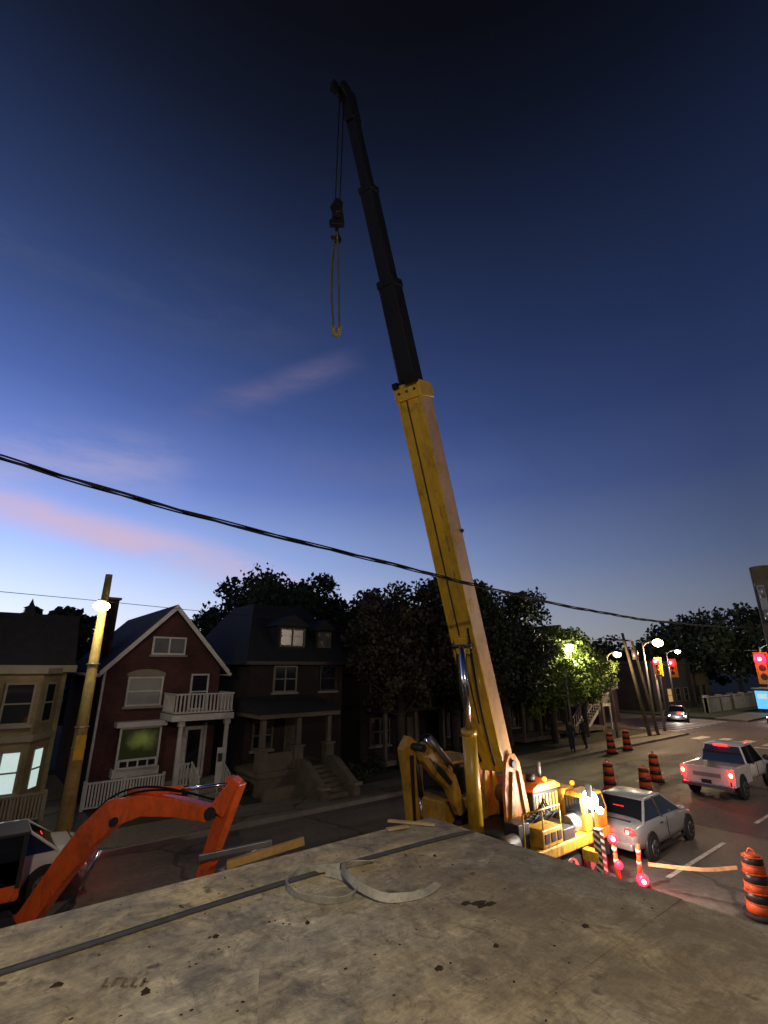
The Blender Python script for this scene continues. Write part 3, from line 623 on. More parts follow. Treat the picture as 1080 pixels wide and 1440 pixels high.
def bush(x,y,r,seed,lm=LEAFD):
    random.seed(seed);t=root('garden_bush',(x,y,0));vs=[];fs=[]
    for k in range(7): leaves(vs,fs,Vector((random.uniform(-.5,.5)*r,random.uniform(-.5,.5)*r,.12+random.uniform(.2,.9)*r)),r*.3,200,.12)
    fol(t,vs,fs,lm)
for i,(x,y,r) in enumerate(((9.6,20.6,.5),(13.8,20.6,.7),(14.6,20.2,.6),(16.2,20.8,.7),(5.2,21.2,.35),(21,20.9,.6),(24.5,21,.6),(1.2,20.8,.4))): bush(x,y,r,40+i)
# ------------------------------------------------------------------ poles, lamps, cables
p=root('street_lamp',(3.0,18.95,0.1))
cyl(p,'pole',(0,0,0),(0,0,8.0),.22,POLEY,.11,14)
obox(p,'bracket',(0.0,-.1,6.85),(-.12,-.35,6.95),.06,.06,STEEL)
obox(p,'luminaire',(-.1,-.25,7.02),(-.25,-.85,7.0),.30,.10,STEEL,w1=.2,h1=.06,bev=.02)
ball(p,'lamp_lens',(-.15,-.6,6.84),.23,COOLL,(1.1,1.2,.65))
for z in (2.5,3.1,5.0): cyl(p,'band',(0,0,z),(0,0,z+.04),.205,STEEL,seg=14)
box(p,'notice_plate',-.14,.14,-.25,-.235,2.2,2.9,YEL)
light(p,'lamp_light',(-.3,-1.0,6.5),110,(1,.85,.6))
p=root('utility_pole',(40.6,18.2,0))
cyl(p,'pole',(0,0,0),(-1.6,.2,7.6),.15,WOODG,.10,10);cyl(p,'brace_pole',(1.0,-.2,0),(-.6,0,7.0),.12,WOODG,.09,10);box(p,'crossarm',-2.5,-.4,.1,.22,7.0,7.12,WOODG)
cyl(p,'transformer',(-1.1,-.3,5.6),(-1.1,-.3,6.3),.22,STEEL)
def arm_lamp(loc,h,arm,lamp_mat,power,col,rz=0,name='street_lamp',r=.2):
    p=root(name,loc,rz)
    cyl(p,'pole',(0,0,0),(0,0,h),.10,STEEL,.06,12)
    tube(p,'arm',[(0,0,h-.3),(0,-arm*.3,h+.1),(0,-arm,h+.15)],.04,STEEL)
    obox(p,'head',(0,-arm+.1,h+.17),(0,-arm-.6,h+.13),.3,.12,STEEL,bev=.02)
    ball(p,'lamp_lens',(0,-arm-.25,h-.02),r,lamp_mat,(1,1.15,.85))
    light(p,'lamp_light',(0,-arm-.25,h-.4),power,col)
    return p
arm_lamp((43.6,19.0,0),7.0,1.0,WARML,1700,(1,.70,.40),r=.36)
arm_lamp((30.6,18.6,0),6.4,.3,COOLL,950,(1,.86,.45),r=.2)
arm_lamp((37.6,19.2,0),6.0,.6,WARML,420,(1,.75,.42),r=.25)
arm_lamp((74,18.5,0),7.5,1.2,COOLL,900,(1,.9,.7),r=.35)
arm_lamp((96,20,0),7.5,1.2,COOLL,700,(1,.9,.7),r=.35)
arm_lamp((62,24.5,0),6.8,1.0,COOLL,600,(1,.9,.7),r=.25)
arm_lamp((-1.5,-3.6,0),9.0,-.8,WARML,1750,(1,.85,.62))  # unseen lamp added behind the camera to light the deck and boom
arm_lamp((22,.4,0),8.2,-1.2,WARML,1000,(1,.78,.56))  # unseen lamp added on the near side to brighten the road
p=root('utility_pole',(10.15,2.25,0));cyl(p,'pole',(0,0,0),(0,0,6.65),.19,mat('pole_old',(0.10,0.08,0.045),.9,var=.4,scale=8,bump=.4),.165,14)
box(p,'bracket',-.32,-.17,-.05,.05,5.9,6.3,STEEL);cyl(p,'insulator',(-.3,0,6.1),(-.3,0,6.28),.045,STEEL);cyl(p,'insulator',(-.3,0,5.75),(-.3,0,5.9),.045,STEEL)
oc=root('overhead_cable')
base=[(-30,6,9.6),(-12,6,8.1),(-4,6,7.38),(-.2,6,7.04),(1.55,6,6.85),(3.6,6,6.72),(5.8,6,6.58),(7.7,6,6.46),(9.7,6,6.36),(13,6,6.27),(16.2,6,6.26),(24,6.3,6.5),(34,6.8,7.1),(46,7.4,8.2)]
def dens(pts,n=14):
    o=[]
    for i in range(len(pts)-1):
        for k in range(n):
            t=k/n;o.append(tuple(pts[i][j]*(1-t)+pts[i+1][j]*t for j in range(3)))
    o.append(pts[-1]);return o
def smooth(pts,it=30):
    pts=[list(p) for p in pts]
    for _ in range(it):
        q=[p[:] for p in pts]
        for i in range(1,len(pts)-1): q[i][2]=(pts[i-1][2]+pts[i+1][2])/2
        pts=q
    return pts
bb=smooth(dens(base))
for k in range(3):
    ph=k*2.09
    tube(oc,'conductor',[(x,y+.022*math.cos(x*1.7+ph+.4*math.sin(x)),z+.022*math.sin(x*1.7+ph+.4*math.sin(x))) for x,y,z in bb],.011 if k else .017,HOSE,res=1,smooth=False)
p=root('utility_pole',(62.5,1.2,0));cyl(p,'pole',(0,0,0),(0,0,9),.16,WOODG,.12,10)
tube(oc,'conductor_far',[(46,7.4,8.2),(54,4,8.3),(62.5,1.2,8.7)],.03,HOSE)
tube(oc,'secondary_wire',[(-25,18.6,7.6),(3,18.9,7.3),(20,18.4,6.4),(39,18.6,7.2),(60,18.6,6.7),(90,18.6,7.3)],.010,HOSE)
# traffic signals
SIGY=mat('signal_yellow',(0.70,0.32,0.02),.5,var=.1)
def signal(loc,h,arms,rz=0,s=1,pw=16):
    p=root('traffic_light',loc,rz);cyl(p,'pole',(0,0,0),(0,0,h+.3),.11,STEEL,.08,12)
    for (dx,dy,z) in arms:
        if abs(dx)+abs(dy)>.8: tube(p,'mast_arm',[(0,0,h-.4),(dx*.5,dy*.5,z+.2),(dx,dy,z+.2)],.045,STEEL)
        box(p,'housing',dx-.16,dx+.1,dy-.2*s,dy+.2*s,z-.65*s,z+.65*s,SIGY,.03)
        box(p,'backboard',dx+.1,dx+.13,dy-.30*s,dy+.30*s,z-.75*s,z+.75*s,SIGY)
        for k,zz in enumerate((.42*s,0,-.42*s)):
            cyl(p,'lens',(dx-.17,dy,z+zz),(dx-.2,dy,z+zz),.15*s,REDL if k==0 else DARK,seg=16)
            if k: cyl(p,'visor',(dx-.16,dy,z+zz+.16*s),(dx-.42,dy,z+zz+.16*s),.05,DARK,seg=8)
        ball(p,'red_lens',(dx-.25,dy,z+.42*s),.26*s,REDL,(.5,1,1));ball(p,'red_lens_core',(dx-.42,dy,z+.42*s),.11*s,REDC,(.5,1,1))
        light(p,'red_light',(dx-.9,dy,z+.42),pw,(1,.01,.015),.1)
    return p
signal((44.6,18.75,0),5.2,[(0,-.3,5.1)])
signal((60.5,25.0,0),6.0,[(-.2,-1.6,5.0)],s=1.3)
signal((60.5,1.4,0),5.6,[(-.2,13.75,5.0)],s=2.0,pw=60)
signal((44.4,1.0,0),5.0,[(0,.4,4.7)])
p=root('bus_shelter',(72,18.2,0))
AD=mat('advert_screen',(.1,.3,.5),.3,emit=(.10,.45,.9),es=1.3,scale=1.2,var=.8,bump=0)
box(p,'ad_case',-.15,.15,-.2,1.3,.3,2.6,DARK);box(p,'ad_screen',-.17,-.152,-.1,1.2,.5,2.45,AD);box(p,'ad_caption',-.185,-.172,.1,1.0,1.6,2.1,LITW)
box(p,'roof',-.2,4.5,-.3,1.5,2.65,2.75,STEEL)
for x in (1.5,3,4.4): box(p,'post',x,x+.06,1.3,1.36,.1,2.65,STEEL)
box(p,'glass_back',.2,4.4,1.37,1.385,.4,2.5,GLASS)
# ------------------------------------------------------------------ construction drums
def drum(x,y,s=1.0):
    p=root('construction_drum',(x,y,0));p.rotation_euler=(random.uniform(-.04,.04),random.uniform(-.04,.04),random.uniform(0,6))
    cyl(p,'base',(0,0,0),(0,0,.1),.33*s,RUB,seg=20)
    zs=[.1,.3,.48,.64,.82,.98,1.12];r=.26*s
    for i in range(6):
        r0=r-(i*.012)*s;cyl(p,'band',(0,0,zs[i]),(0,0,zs[i+1]-.01),r0,BORG if i%2==0 else BBLK,r0-.012,20)
        cyl(p,'ridge',(0,0,zs[i+1]-.02),(0,0,zs[i+1]),r0+.006,BORG,seg=20)
    cyl(p,'top',(0,0,1.12),(0,0,1.16),.17*s,BORG,.12*s,16);tube(p,'handle',[(-.08,0,1.15),(-.06,0,1.25),(.06,0,1.25),(.08,0,1.15)],.02,BORG)
random.seed(77)
for q in ((13.9,4.5),(21.9,10.3),(25.6,11.5),(21.9,11.8),(31.4,16.5),(33.6,16.6)): drum(*q)
ct=root('caution_tape');ribbon(ct,'tape',[(13.25,6.45,.45,.1),(13.4,5.9,.5,.3),(13.55,5.3,.58,.2),(13.75,4.75,.72,.1)],.075,mat('tape_orange',(0.70,.33,.14),.5,var=.4,scale=12),z=.1)
def delineator(x,y,lean):
    p=root('delineator_post',(x,y,0),0);p.rotation_euler=(lean,-lean*.6,0)
    cyl(p,'base',(0,0,0),(0,0,.06),.2,RUB,seg=16);cyl(p,'tube',(0,0,.06),(0,0,.95),.055,BORG,.045,12)
    for z in (.5,.75): cyl(p,'reflective_band',(0,0,z),(0,0,z+.09),.058,WHITE,seg=12)
    return p
p=delineator(13.35,6.75,.10)
box(p,'flasher_case',-.09,.09,-.06,.06,.1,.3,DARK,.01);ball(p,'flasher',(-.07,-.08,.24),.13,REDL);ball(p,'flasher_core',(-.17,-.16,.25),.05,REDC)
light(p,'flasher_light',(-.32,-.32,.45),26,(1,.03,.03),.06)
p=delineator(12.95,7.05,-.06)
ball(p,'flasher',(0,0,1.02),.11,REDL);ball(p,'flasher_core',(-.09,-.06,1.02),.05,REDC);ball(p,'flasher_low',(-.05,-.08,.5),.09,REDL)
light(p,'flasher_light',(-.2,-.25,1.14),14,(1,.03,.03),.06)
# ------------------------------------------------------------------ vehicles
def wheel(p,x,y,r,w=.2,s=1):
    cyl(p,'tyre',(x,y-w/2,r),(x,y+w/2,r),r,RUB,seg=24)
    yy=y+s*(w/2+.003)
    cyl(p,'rim',(x,yy,r),(x,yy+s*.012,r),r*.62,RIM,seg=20)
    cyl(p,'hub',(x,yy+s*.013,r),(x,yy+s*.03,r),r*.16,DARK,seg=10)
    for k in range(5):
        t=2*math.pi*k/5;obox(p,'spoke_gap',(x+math.cos(t)*r*.25,yy+s*.014,r+math.sin(t)*r*.25),(x+math.cos(t)*r*.52,yy+s*.014,r+math.sin(t)*r*.52),.02,.09,DARK)
def loft(p,name,st,m,sub=1):
    vs=[];fs=[]
    for (x,zl,zh,hw) in st:
        mid=zl+(zh-zl)*.5
        half=[(hw*.80,zl),(hw*.97,zl+.1),(hw,mid),(hw*.97,zh-.10),(hw*.86,zh),(hw*.4,zh+.02)]
        ring=half+[(-a,b) for a,b in half[::-1]]
        for a,b in ring: vs.append((x,a,b))
    n=12
    for i in range(len(st)-1):
        for k in range(n): fs.append((i*n+k,i*n+(k+1)%n,(i+1)*n+(k+1)%n,(i+1)*n+k))
    fs.append(tuple(range(n)));fs.append(tuple(range((len(st)-1)*n,len(st)*n)))
    return mesh(p,name,vs,fs,m,smooth=True,sub=sub)
def greenhouse(p,xr,xrr,xfr,xf,zb,zbf,zr,wb,wt,paint):
    B=[(xr,-wb,zb),(xr,wb,zb),(xf,wb,zbf),(xf,-wb,zbf)];T=[(xrr,-wt,zr),(xrr,wt,zr),(xfr,wt,zr+.01),(xfr,-wt,zr+.01)]
    mesh(p,'glasshouse',B+T,BF,GLASS)
    c=[(xrr-.06,-wt-.02,zr-.02),(xrr-.06,wt+.02,zr-.02),(xfr+.06,wt+.02,zr-.02),(xfr+.06,-wt-.02,zr-.02)]
    c2=[(xrr+.12,-wt+.1,zr+.05),(xrr+.12,wt-.1,zr+.05),(xfr-.12,wt-.1,zr+.06),(xfr-.12,-wt+.1,zr+.06)]
    mesh(p,'roof_panel',c+c2,BF,paint,smooth=True,bev=.03)
    for i in range(4): obox(p,'pillar',Vector(B[i])+Vector((0,0,-.03)),T[i],.07,.05,paint,bev=.015)
    xm=(xrr+xfr)/2
    for s in (-1,1):
        obox(p,'b_pillar',(xm,s*(wb+.005),zb-.05),(xm,s*(wt+.01),zr),.05,.09,DARK)
        obox(p,'roof_rail',(xrr,s*wt,zr-.01),(xfr,s*wt,zr),.05,.05,paint)
def sedan(name,loc,rz,paint,tail=True,head=False,glow=4):
    p=root(name,loc,rz)
    loft(p,'body',[(0,.42,.72,.72),(.05,.32,.86,.80),(.25,.26,.95,.86),(.9,.22,.98,.89),(1.5,.2,.96,.90),(2.6,.2,.94,.90),(3.3,.2,.90,.89),(3.9,.22,.80,.86),(4.3,.25,.68,.80),(4.45,.35,.58,.70)],paint)
    greenhouse(p,.62,1.25,2.35,3.25,.93,.88,1.36,.80,.60,paint)
    for x in (.85,3.5):
        for s in (-1,1):
            cyl(p,'wheel_arch',(x,s*.80,.33),(x,s*.905,.33),.37,DARK,seg=24)
            wheel(p,x,s*.83,.31,.19,s)
    for s in (-1,1):
        ball(p,'tail_lamp',(.06,s*.64,.76),.13,TAIL if tail else TAILD,(.5,1.3,.75))
        if tail: ball(p,'tail_lamp_bulb',(-.02,s*.62,.77),.05,TAILC,(.5,1,1))
        ball(p,'head_lamp',(4.3,s*.6,.58),.11,HEADL if head else GLASS,(.6,1.3,.7))
        ball(p,'mirror',(2.95,s*.98,.98),.09,paint,(.7,1,.7))
        box(p,'door_seam',1.95,1.965,s*.9-.01,s*.9+.01,.3,.88,DARK);box(p,'door_handle',1.5,1.65,s*.905-.01,s*.905+.012,.78,.81,DARK)
        box(p,'sill_trim',1.2,3.1,s*.885-.02,s*.885+.02,.2,.27,DARK)
    box(p,'rear_bumper',-.04,.1,-.72,.72,.34,.5,paint,.04);box(p,'plate',-.052,-.042,-.2,.2,.58,.7,WHITE);box(p,'front_grille',4.42,4.455,-.45,.45,.36,.5,DARK)
    box(p,'trunk_seam',.3,.312,-.6,.6,.93,.985,DARK)
    if tail:
        box(p,'high_brake_lamp',.95,.97,-.15,.15,1.13,1.16,TAIL)
        if glow: light(p,'tail_light_glow',(-.25,0,.75),glow,(1,.04,.03),.1)
    if head: light(p,'head_light_glow',(4.75,0,.6),60,(1,.95,.85),.1)
    return p
sedan('silver_sedan',(14.55,8.15,0),R(1.5),SILV,glow=8)
sedan('white_hatchback',(3.0,15.9,0),R(180),PWH,tail=True,head=False,glow=2)
sedan('oncoming_car',(63,14.6,0),R(180),PBLK,tail=False,head=True)
sedan('oncoming_car',(57.5,22.6,0),R(200),PBLU,tail=False,head=True)
def pickup(loc,rz):
    p=root('white_pickup_truck',loc,rz)
    loft(p,'front_body',[(2.0,.45,1.15,.93),(3.4,.45,1.15,.95),(4.6,.45,1.12,.94),(5.2,.5,1.05,.9),(5.45,.55,.9,.82)],PWH)
    for s in (-1,1): box(p,'bed_side',.08,2.15,s*.88-.07,s*.88+.07,.5,1.17,PWH,.03)
    box(p,'bed_floor',.08,2.1,-.8,.8,.62,.7,DARK);box(p,'tailgate',.0,.08,-.78,.78,.55,1.16,PWH,.02);box(p,'tailgate_recess',-.012,-.002,-.5,.5,.80,.95,mat('tailgate_badge',(.25,.24,.23),.4))
    box(p,'bumper',-.14,-.02,-.93,.93,.42,.56,CHROME,.03);box(p,'plate',-.152,-.142,-.18,.18,.58,.72,DARK)
    greenhouse(p,2.05,2.2,3.6,4.35,1.12,1.1,1.78,.86,.68,PWH)
    for s in (-1,1):
        box(p,'tail_lamp',-.03,.1,s*.87-.085,s*.87+.085,.74,1.12,TAIL,.02);ball(p,'tail_lamp_bulb',(-.03,s*.87,.95),.07,TAILC,(.4,1,1.3))
        for x in (.95,4.5):
            cyl(p,'wheel_arch',(x,s*.85,.45),(x,s*.965,.45),.48,DARK,seg=24);wheel(p,x,s*.87,.40,.24,s)
        ball(p,'mirror',(3.95,s*1.08,1.25),.13,DARK,(.6,1,.9));box(p,'door_seam',3.0,3.015,s*.955-.01,s*.955+.01,.6,1.1,DARK)
        ball(p,'head_lamp',(5.35,s*.7,.85),.12,GLASS,(.6,1.2,.8))
    box(p,'high_brake_lamp',2.02,2.12,-.25,.25,1.75,1.82,TAIL);box(p,'rack',2.0,2.12,-.7,.7,1.5,1.56,DARK)
    light(p,'tail_light_glow',(-.4,-.95,.95),3.5,(1,.04,.03),.1);light(p,'tail_light_glow',(-.4,.95,.95),3.5,(1,.04,.03),.1)
pickup((24.0,8.75,0),R(0))
# ------------------------------------------------------------------ mobile crane
c=root('mobile_crane')
B=Vector((10.6,8.6,2.7));T=Vector((4.45,6.95,18.6));ax=(T-B).normalized();Ln=(T-B).length
def bp(t): return B+ax*t
def sec(name,a,b,w,h,m): return obox(c,name,bp(a),bp(b),w,h,m,bev=.025)
L1=Ln*.565;L2=Ln*.72;L3=Ln*.86
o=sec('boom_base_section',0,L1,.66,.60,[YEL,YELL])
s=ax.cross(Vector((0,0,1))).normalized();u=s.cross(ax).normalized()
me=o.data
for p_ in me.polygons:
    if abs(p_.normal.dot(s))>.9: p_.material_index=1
for k in (-1,1):
    obox(c,'boom_edge_rib',bp(.5)-u*.31+s*k*.30,bp(L1)-u*.31+s*k*.30,.05,.05,YEL)
obox(c,'boom_centre_seam',bp(1.2)-u*.303+s*.08,bp(L1-.2)-u*.303+s*.08,.035,.02,DARK)
obox(c,'boom_wear_strip',bp(3.6)-u*.302-s*.16,bp(L1-.5)-u*.302-s*.16,.05,.012,YDIRT)
for t_ in (3.9,5.6,7.3):
    for k in (-1,1): obox(c,'weld_plate',bp(t_)+s*k*.332-u*.12,bp(t_+.35)+s*k*.332-u*.12,.012,.18,YEL)
ball(c,'boom_marker_lamp',bp(5.9)+s*.37+u*.2,.05,DARK);ball(c,'boom_marker_lamp',bp(5.9)-s*.37+u*.2,.05,DARK)
obox(c,'boom_end_collar',bp(L1-.35),bp(L1+.05),.74,.70,YEL,bev=.02)
obox(c,'collar_bracket',bp(L1-.02)-u*.40-s*.22,bp(L1+.22)-u*.46-s*.22,.3,.16,BOOMD)
obox(c,'collar_bracket',bp(L1-.02)-u*.38+s*.25,bp(L1+.12)-u*.38+s*.25,.14,.14,BOOMD)
obox(c,'collar_lug',bp(L1-.3)+s*.40,bp(L1+.02)+s*.40,.06,.3,YELL)
for k in (-1,0,1): ball(c,'bolt',bp(L1-.15)-u*.36+s*k*.22,.035,DARK)
sec('boom_section',L1,L2,.46,.44,BOOMD);sec('boom_collar',L2-.15,L2+.05,.50,.48,BOOMD)
sec('boom_section',L2,L3,.36,.35,BOOMD);sec('boom_collar',L3-.12,L3+.04,.40,.39,BOOMD)
sec('boom_section',L3,Ln-.2,.27,.27,BOOMD)
obox(c,'boom_head',bp(Ln-.7),bp(Ln+.1),.26,.42,BOOMD,bev=.03)
for k in (-.09,.09):
    cyl(c,'sheave',T-u*.15+s*(k-.03),T-u*.15+s*(k+.03),.2,BOOMD,seg=18)
box(c,'head_light',T.x-.45,T.x-.3,T.y-.05,T.y+.1,T.z-.15,T.z+.1,BOOMD)
for k in (-.04,.04):
    obox(c,'boom_extension_hose',bp(L1)+s*(.26+k)-u*.1,bp(L2)+s*(.22+k)-u*.1,.025,.025,STEEL)
tx,ty=T.x-.18,T.y-.03
for k in (-.06,.06): cyl(c,'hoist_rope',(tx+k,ty,T.z),(tx+k,ty,14.8),.016,HOSE,seg=6)
box(c,'hook_block',tx-.10,tx+.10,ty-.10,ty+.10,14.40,14.92,BOOMD,.05);cyl(c,'block_sheave',(tx-.1,ty-.1,14.6),(tx+.1,ty+.1,14.6),.13,BOOMD)
obox(c,'block_cheek',(tx-.13,ty+.10,14.28),(tx+.13,ty-.10,14.28),.12,.16,BOOMD,bev=.03)
tube(c,'hook',[(tx,ty,14.2),(tx,ty,14.0),(tx+.12,ty,13.88),(tx+.02,ty,13.75),(tx-.12,ty,13.84)],.04,BOOMD)
WEB=mat('sling_webbing',(.075,.065,.05),.8,var=.3)
sd=Vector((.75,-.66,0))
o0=Vector((tx,ty,0))
for pts_ in ([(-.02,14.0),(-.07,13.2),(-.05,12.3),(.02,11.5)],[(.02,14.0),(.06,13.2),(.10,12.3),(.14,11.5)]):
    for a_,b_ in zip(pts_[:-1],pts_[1:]): obox(c,'lifting_sling',o0+sd*a_[0]+Vector((0,0,a_[1])),o0+sd*b_[0]+Vector((0,0,b_[1])),.10,.035,WEB,up=sd)
tube(c,'sling_eye',[tuple(o0+sd*a_+Vector((0,0,z_))) for a_,z_ in ((.02,11.55),(.02,11.40),(.08,11.32),(.14,11.40),(.145,11.55))],.05,mat('sling_end',(.20,.16,.09),.8))
ct_=bp(3.2)-u*.42;cb=Vector((9.55,8.45,1.35))
mid=cb+(ct_-cb)*.52
cyl(c,'lift_cylinder',cb,mid,.17,YEL,seg=20);cyl(c,'cylinder_gland',mid,mid+(ct_-cb).normalized()*.12,.19,YEL);cyl(c,'lift_rod',mid,ct_,.085,CHROME)
obox(c,'rod_lug',ct_-u*.05,ct_+u*.25,.34,.4,YEL,bev=.02);cyl(c,'rod_pin',ct_-s*.26,ct_+s*.26,.07,DARK)
tube(c,'hose',[bp(3)+-u*.4+s*.2,bp(2.3)-u*.7+s*.2,bp(1.2)-u*.75+s*.15,bp(.3)-u*.4+s*.2],.025,HOSE)
tube(c,'hose',[bp(3.6)-u*.33-s*.2,bp(2.6)-u*.6-s*.25,bp(1.4)-u*.6-s*.2,bp(.3)-u*.5-s*.2],.025,HOSE)
# turret
for k in (-1,1):
    pts=[(10.25,1.5),(11.2,1.5),(11.1,2.0),(10.9,2.8),(10.72,3.0),(10.5,3.0),(10.36,2.8),(10.25,2.2)]
    prism(c,'turret_plate',pts,8.6+k*.42-.04,8.6+k*.42+.04,ORGL,bev=.01)
    prism(c,'plate_stiffener',[(10.35,1.5),(10.5,1.5),(10.6,2.6),(10.52,2.6)],8.6+k*.42-.1,8.6+k*.42-.042 if k<0 else 8.6+k*.42+.1,YDIRT)
    prism(c,'plate_stiffener',[(10.95,1.5),(11.08,1.5),(10.82,2.6),(10.76,2.6)],8.6+k*.42-.1,8.6+k*.42-.042 if k<0 else 8.6+k*.42+.1,YDIRT)
cyl(c,'boom_pivot',(10.62,8.08,2.78),(10.62,9.12,2.78),.09,DARK)
cyl(c,'slew_ring',(10.7,8.6,1.2),(10.7,8.6,1.48),.85,DARK,seg=28)
HOOD=mat('hood_orange',(.70,.22,.02),.45,var=.3,dirt=.5)
box(c,'engine_housing',11.2,12.3,8.05,9.3,1.5,2.08,DARK,.04);prism(c,'engine_hood',[(11.15,2.08),(12.35,2.08),(12.35,2.16),(12.1,2.27),(11.4,2.27),(11.15,2.18)],8.0,9.35,HOOD,bev=.03);box(c,'counterweight',12.36,12.9,7.95,9.35,1.3,2.05,YDIRT,.06)
for i in range(7): box(c,'hood_louvre',11.3+i*.14,11.37+i*.14,8.035,8.049,1.6,2.0,YDIRT)
cyl(c,'exhaust_stack',(12.2,8.5,2.2),(12.2,8.5,2.62),.05,STEEL);cyl(c,'air_filter',(11.5,8.3,2.27),(11.5,8.3,2.45),.12,DARK)
cyl(c,'winch_drum',(11.0,8.35,2.0),(11.0,8.9,2.0),.2,STEEL,seg=20)
box(c,'carrier_deck',7.2,13.4,7.35,9.75,.95,1.18,YDIRT,.03);box(c,'chassis',7.3,13.3,8.0,9.1,.5,.948,DARK)
for x in (8.0,9.2,11.6,12.7):
    for s_,y in ((-1,7.6),(1,9.5)):
        wheel(c,x,y,.5,.34,s_);prism(c,'mudguard',[(x-.62,.55),(x-.55,.9),(x-.35,1.05),(x+.35,1.05),(x+.55,.9),(x+.62,.55),(x+.58,.55),(x+.5,.86),(x+.33,.99),(x-.33,.99),(x-.5,.86),(x-.58,.55)],y-.2,y+.2,DARK)
prism(c,'operator_cab',[(12.35,1.18),(13.35,1.18),(13.4,1.6),(13.2,2.0),(12.45,2.0),(12.3,1.7)],7.38,7.94,YDIRT,bev=.03)
prism(c,'cab_window',[(12.44,1.58),(12.83,1.58),(12.83,1.93),(12.5,1.93)],7.36,7.378,GLASS);prism(c,'cab_window',[(12.9,1.58),(13.28,1.58),(13.13,1.93),(12.9,1.93)],7.36,7.378,GLASS)
prism(c,'rear_window',[(7.45,1.55),(7.88,1.55),(7.88,1.93),(7.45,1.93)],12.265,12.298,GLASS,'x')
box(c,'toolbox',10.5,11.3,7.38,7.9,1.182,1.55,YDIRT,.03);box(c,'battery_box',11.36,11.85,7.4,7.88,1.182,1.42,DARK,.02);cyl(c,'fuel_tank',(11.9,7.65,1.38),(12.28,7.65,1.38),.19,STEEL,seg=20)
for i in range(3): box(c,'vent',10.6+i*.24,10.76+i*.24,7.365,7.378,1.28,1.46,DARK)
for i in range(9): tube(c,'hydraulic_hose',[(10.3+i*.10,8.0,1.3),(10.4+i*.13,7.75-.02*i,1.75+.06*(i%4)),(10.8+i*.1,7.85,1.62),(11.2+i*.05,8.02,1.6+i*.04)],.02,HOSE)
box(c,'valve_bank',9.95,10.35,7.6,8.0,1.19,1.7,DARK,.02);cyl(c,'air_tank',(9.0,7.6,1.4),(9.8,7.6,1.4),.18,DARK)
obox(c,'mirror_arm',(12.35,7.4,1.95),(12.2,7.15,2.15),.03,.03,DARK);box(c,'mirror',12.15,12.19,7.05,7.2,2.02,2.3,DARK)
ball(c,'beacon',(11.75,8.05,2.32),.06,AMBER);ball(c,'beacon',(12.9,8.0,2.1),.06,AMBER)
light(c,'beacon_light',(11.9,7.85,2.6),22,(1,.4,.05),.08)
for x in (9.9,10.6,11.3): cyl(c,'rail_post',(x,7.42,1.18),(x,7.42,1.95),.018,YEL,seg=8)
cyl(c,'hand_rail',(9.9,7.42,1.95),(11.3,7.42,1.95),.018,YEL,seg=8)
CHV=mat('chevron_white',(.60,.58,.54),.5,var=.15,dirt=.5)
def outrigger(x,y0,y1,chev=False):
    box(c,'outrigger_beam',x-.12,x+.12,min(y0,y1),max(y0,y1),.7,.93,YEL,.02)
    box(c,'outrigger_leg',x-.09,x+.09,y1-.09,y1+.09,.15,1.4 if chev else 1.1,BBLK,.02)
    if chev:
        for i in range(8): 
            mesh(c,'chevron',[(x-.093,y1-.08,.25+i*.14),(x-.093,y1+.08,.33+i*.14),(x-.093,y1+.08,.39+i*.14),(x-.093,y1-.08,.31+i*.14)],[(0,1,2,3)],CHV)
            mesh(c,'chevron',[(x-.08,y1-.093,.33+i*.14),(x+.08,y1-.093,.25+i*.14),(x+.08,y1-.093,.31+i*.14),(x-.08,y1-.093,.39+i*.14)],[(0,1,2,3)],CHV)
    cyl(c,'outrigger_pad',(x,y1,.03),(x,y1,.1),.25,DARK,seg=20);cyl(c,'foot_rod',(x,y1,.1),(x,y1,.5),.06,CHROME)
outrigger(12.15,7.4,7.0,True);outrigger(7.6,7.4,6.7);outrigger(7.6,9.7,10.5);outrigger(12.9,9.7,10.2)
cyl(c,'work_lamp_stand',(12.45,7.25,1.1),(12.45,7.25,1.9),.03,DARK,seg=8)
box(c,'work_lamp_body',12.38,12.56,7.13,7.35,1.82,2.06,DARK,.02);ball(c,'work_lamp',(12.32,7.2,1.94),.20,WORKL,(.6,1,1));ball(c,'work_lamp',(12.5,7.08,1.70),.08,WORKL)
light(c,'work_light',(12.1,6.8,2.0),330,(1,.92,.80),.08)
# backhoe arm on the far side of the crane
k=root('backhoe_loader')
prism(k,'stick',[(8.72,3.05),(8.95,3.35),(9.2,3.2),(9.15,2.6),(9.3,1.0),(9.05,.9),(8.85,2.4)],10.0,10.25,YDIRT,bev=.02)
prism(k,'boom',[(9.0,3.1),(9.25,3.22),(9.7,2.75),(10.25,2.35),(10.6,1.5),(10.35,1.4),(9.98,2.05),(9.5,2.4),(9.1,2.8)],9.68,9.90,YDIRT,bev=.02)
prism(k,'boom_web',[(9.3,2.85),(9.7,2.6),(10.1,2.2),(9.98,2.15),(9.6,2.48)],9.66,9.678,DARK)
prism(k,'stick_web',[(8.92,2.9),(9.05,2.9),(9.1,1.4),(9.02,1.4)],9.98,9.998,DARK)
cyl(k,'arm_cylinder',(9.25,9.6,3.3),(9.9,9.6,2.7),.08,STEEL);cyl(k,'arm_rod',(9.1,9.6,3.3),(9.5,9.6,3.0),.04,CHROME)
cyl(k,'bucket_cylinder',(9.25,10.12,2.9),(9.4,10.12,1.9),.07,DARK);cyl(k,'bucket_rod',(9.4,10.12,1.9),(9.4,10.12,1.2),.035,CHROME)
cyl(k,'pin',(9.05,9.6,3.1),(9.05,10.3,3.1),.09,DARK);tube(k,'hose',[(9.1,9.8,3.3),(9.4,9.8,3.5),(9.9,9.8,2.9),(10.3,9.8,2.5)],.03,HOSE)
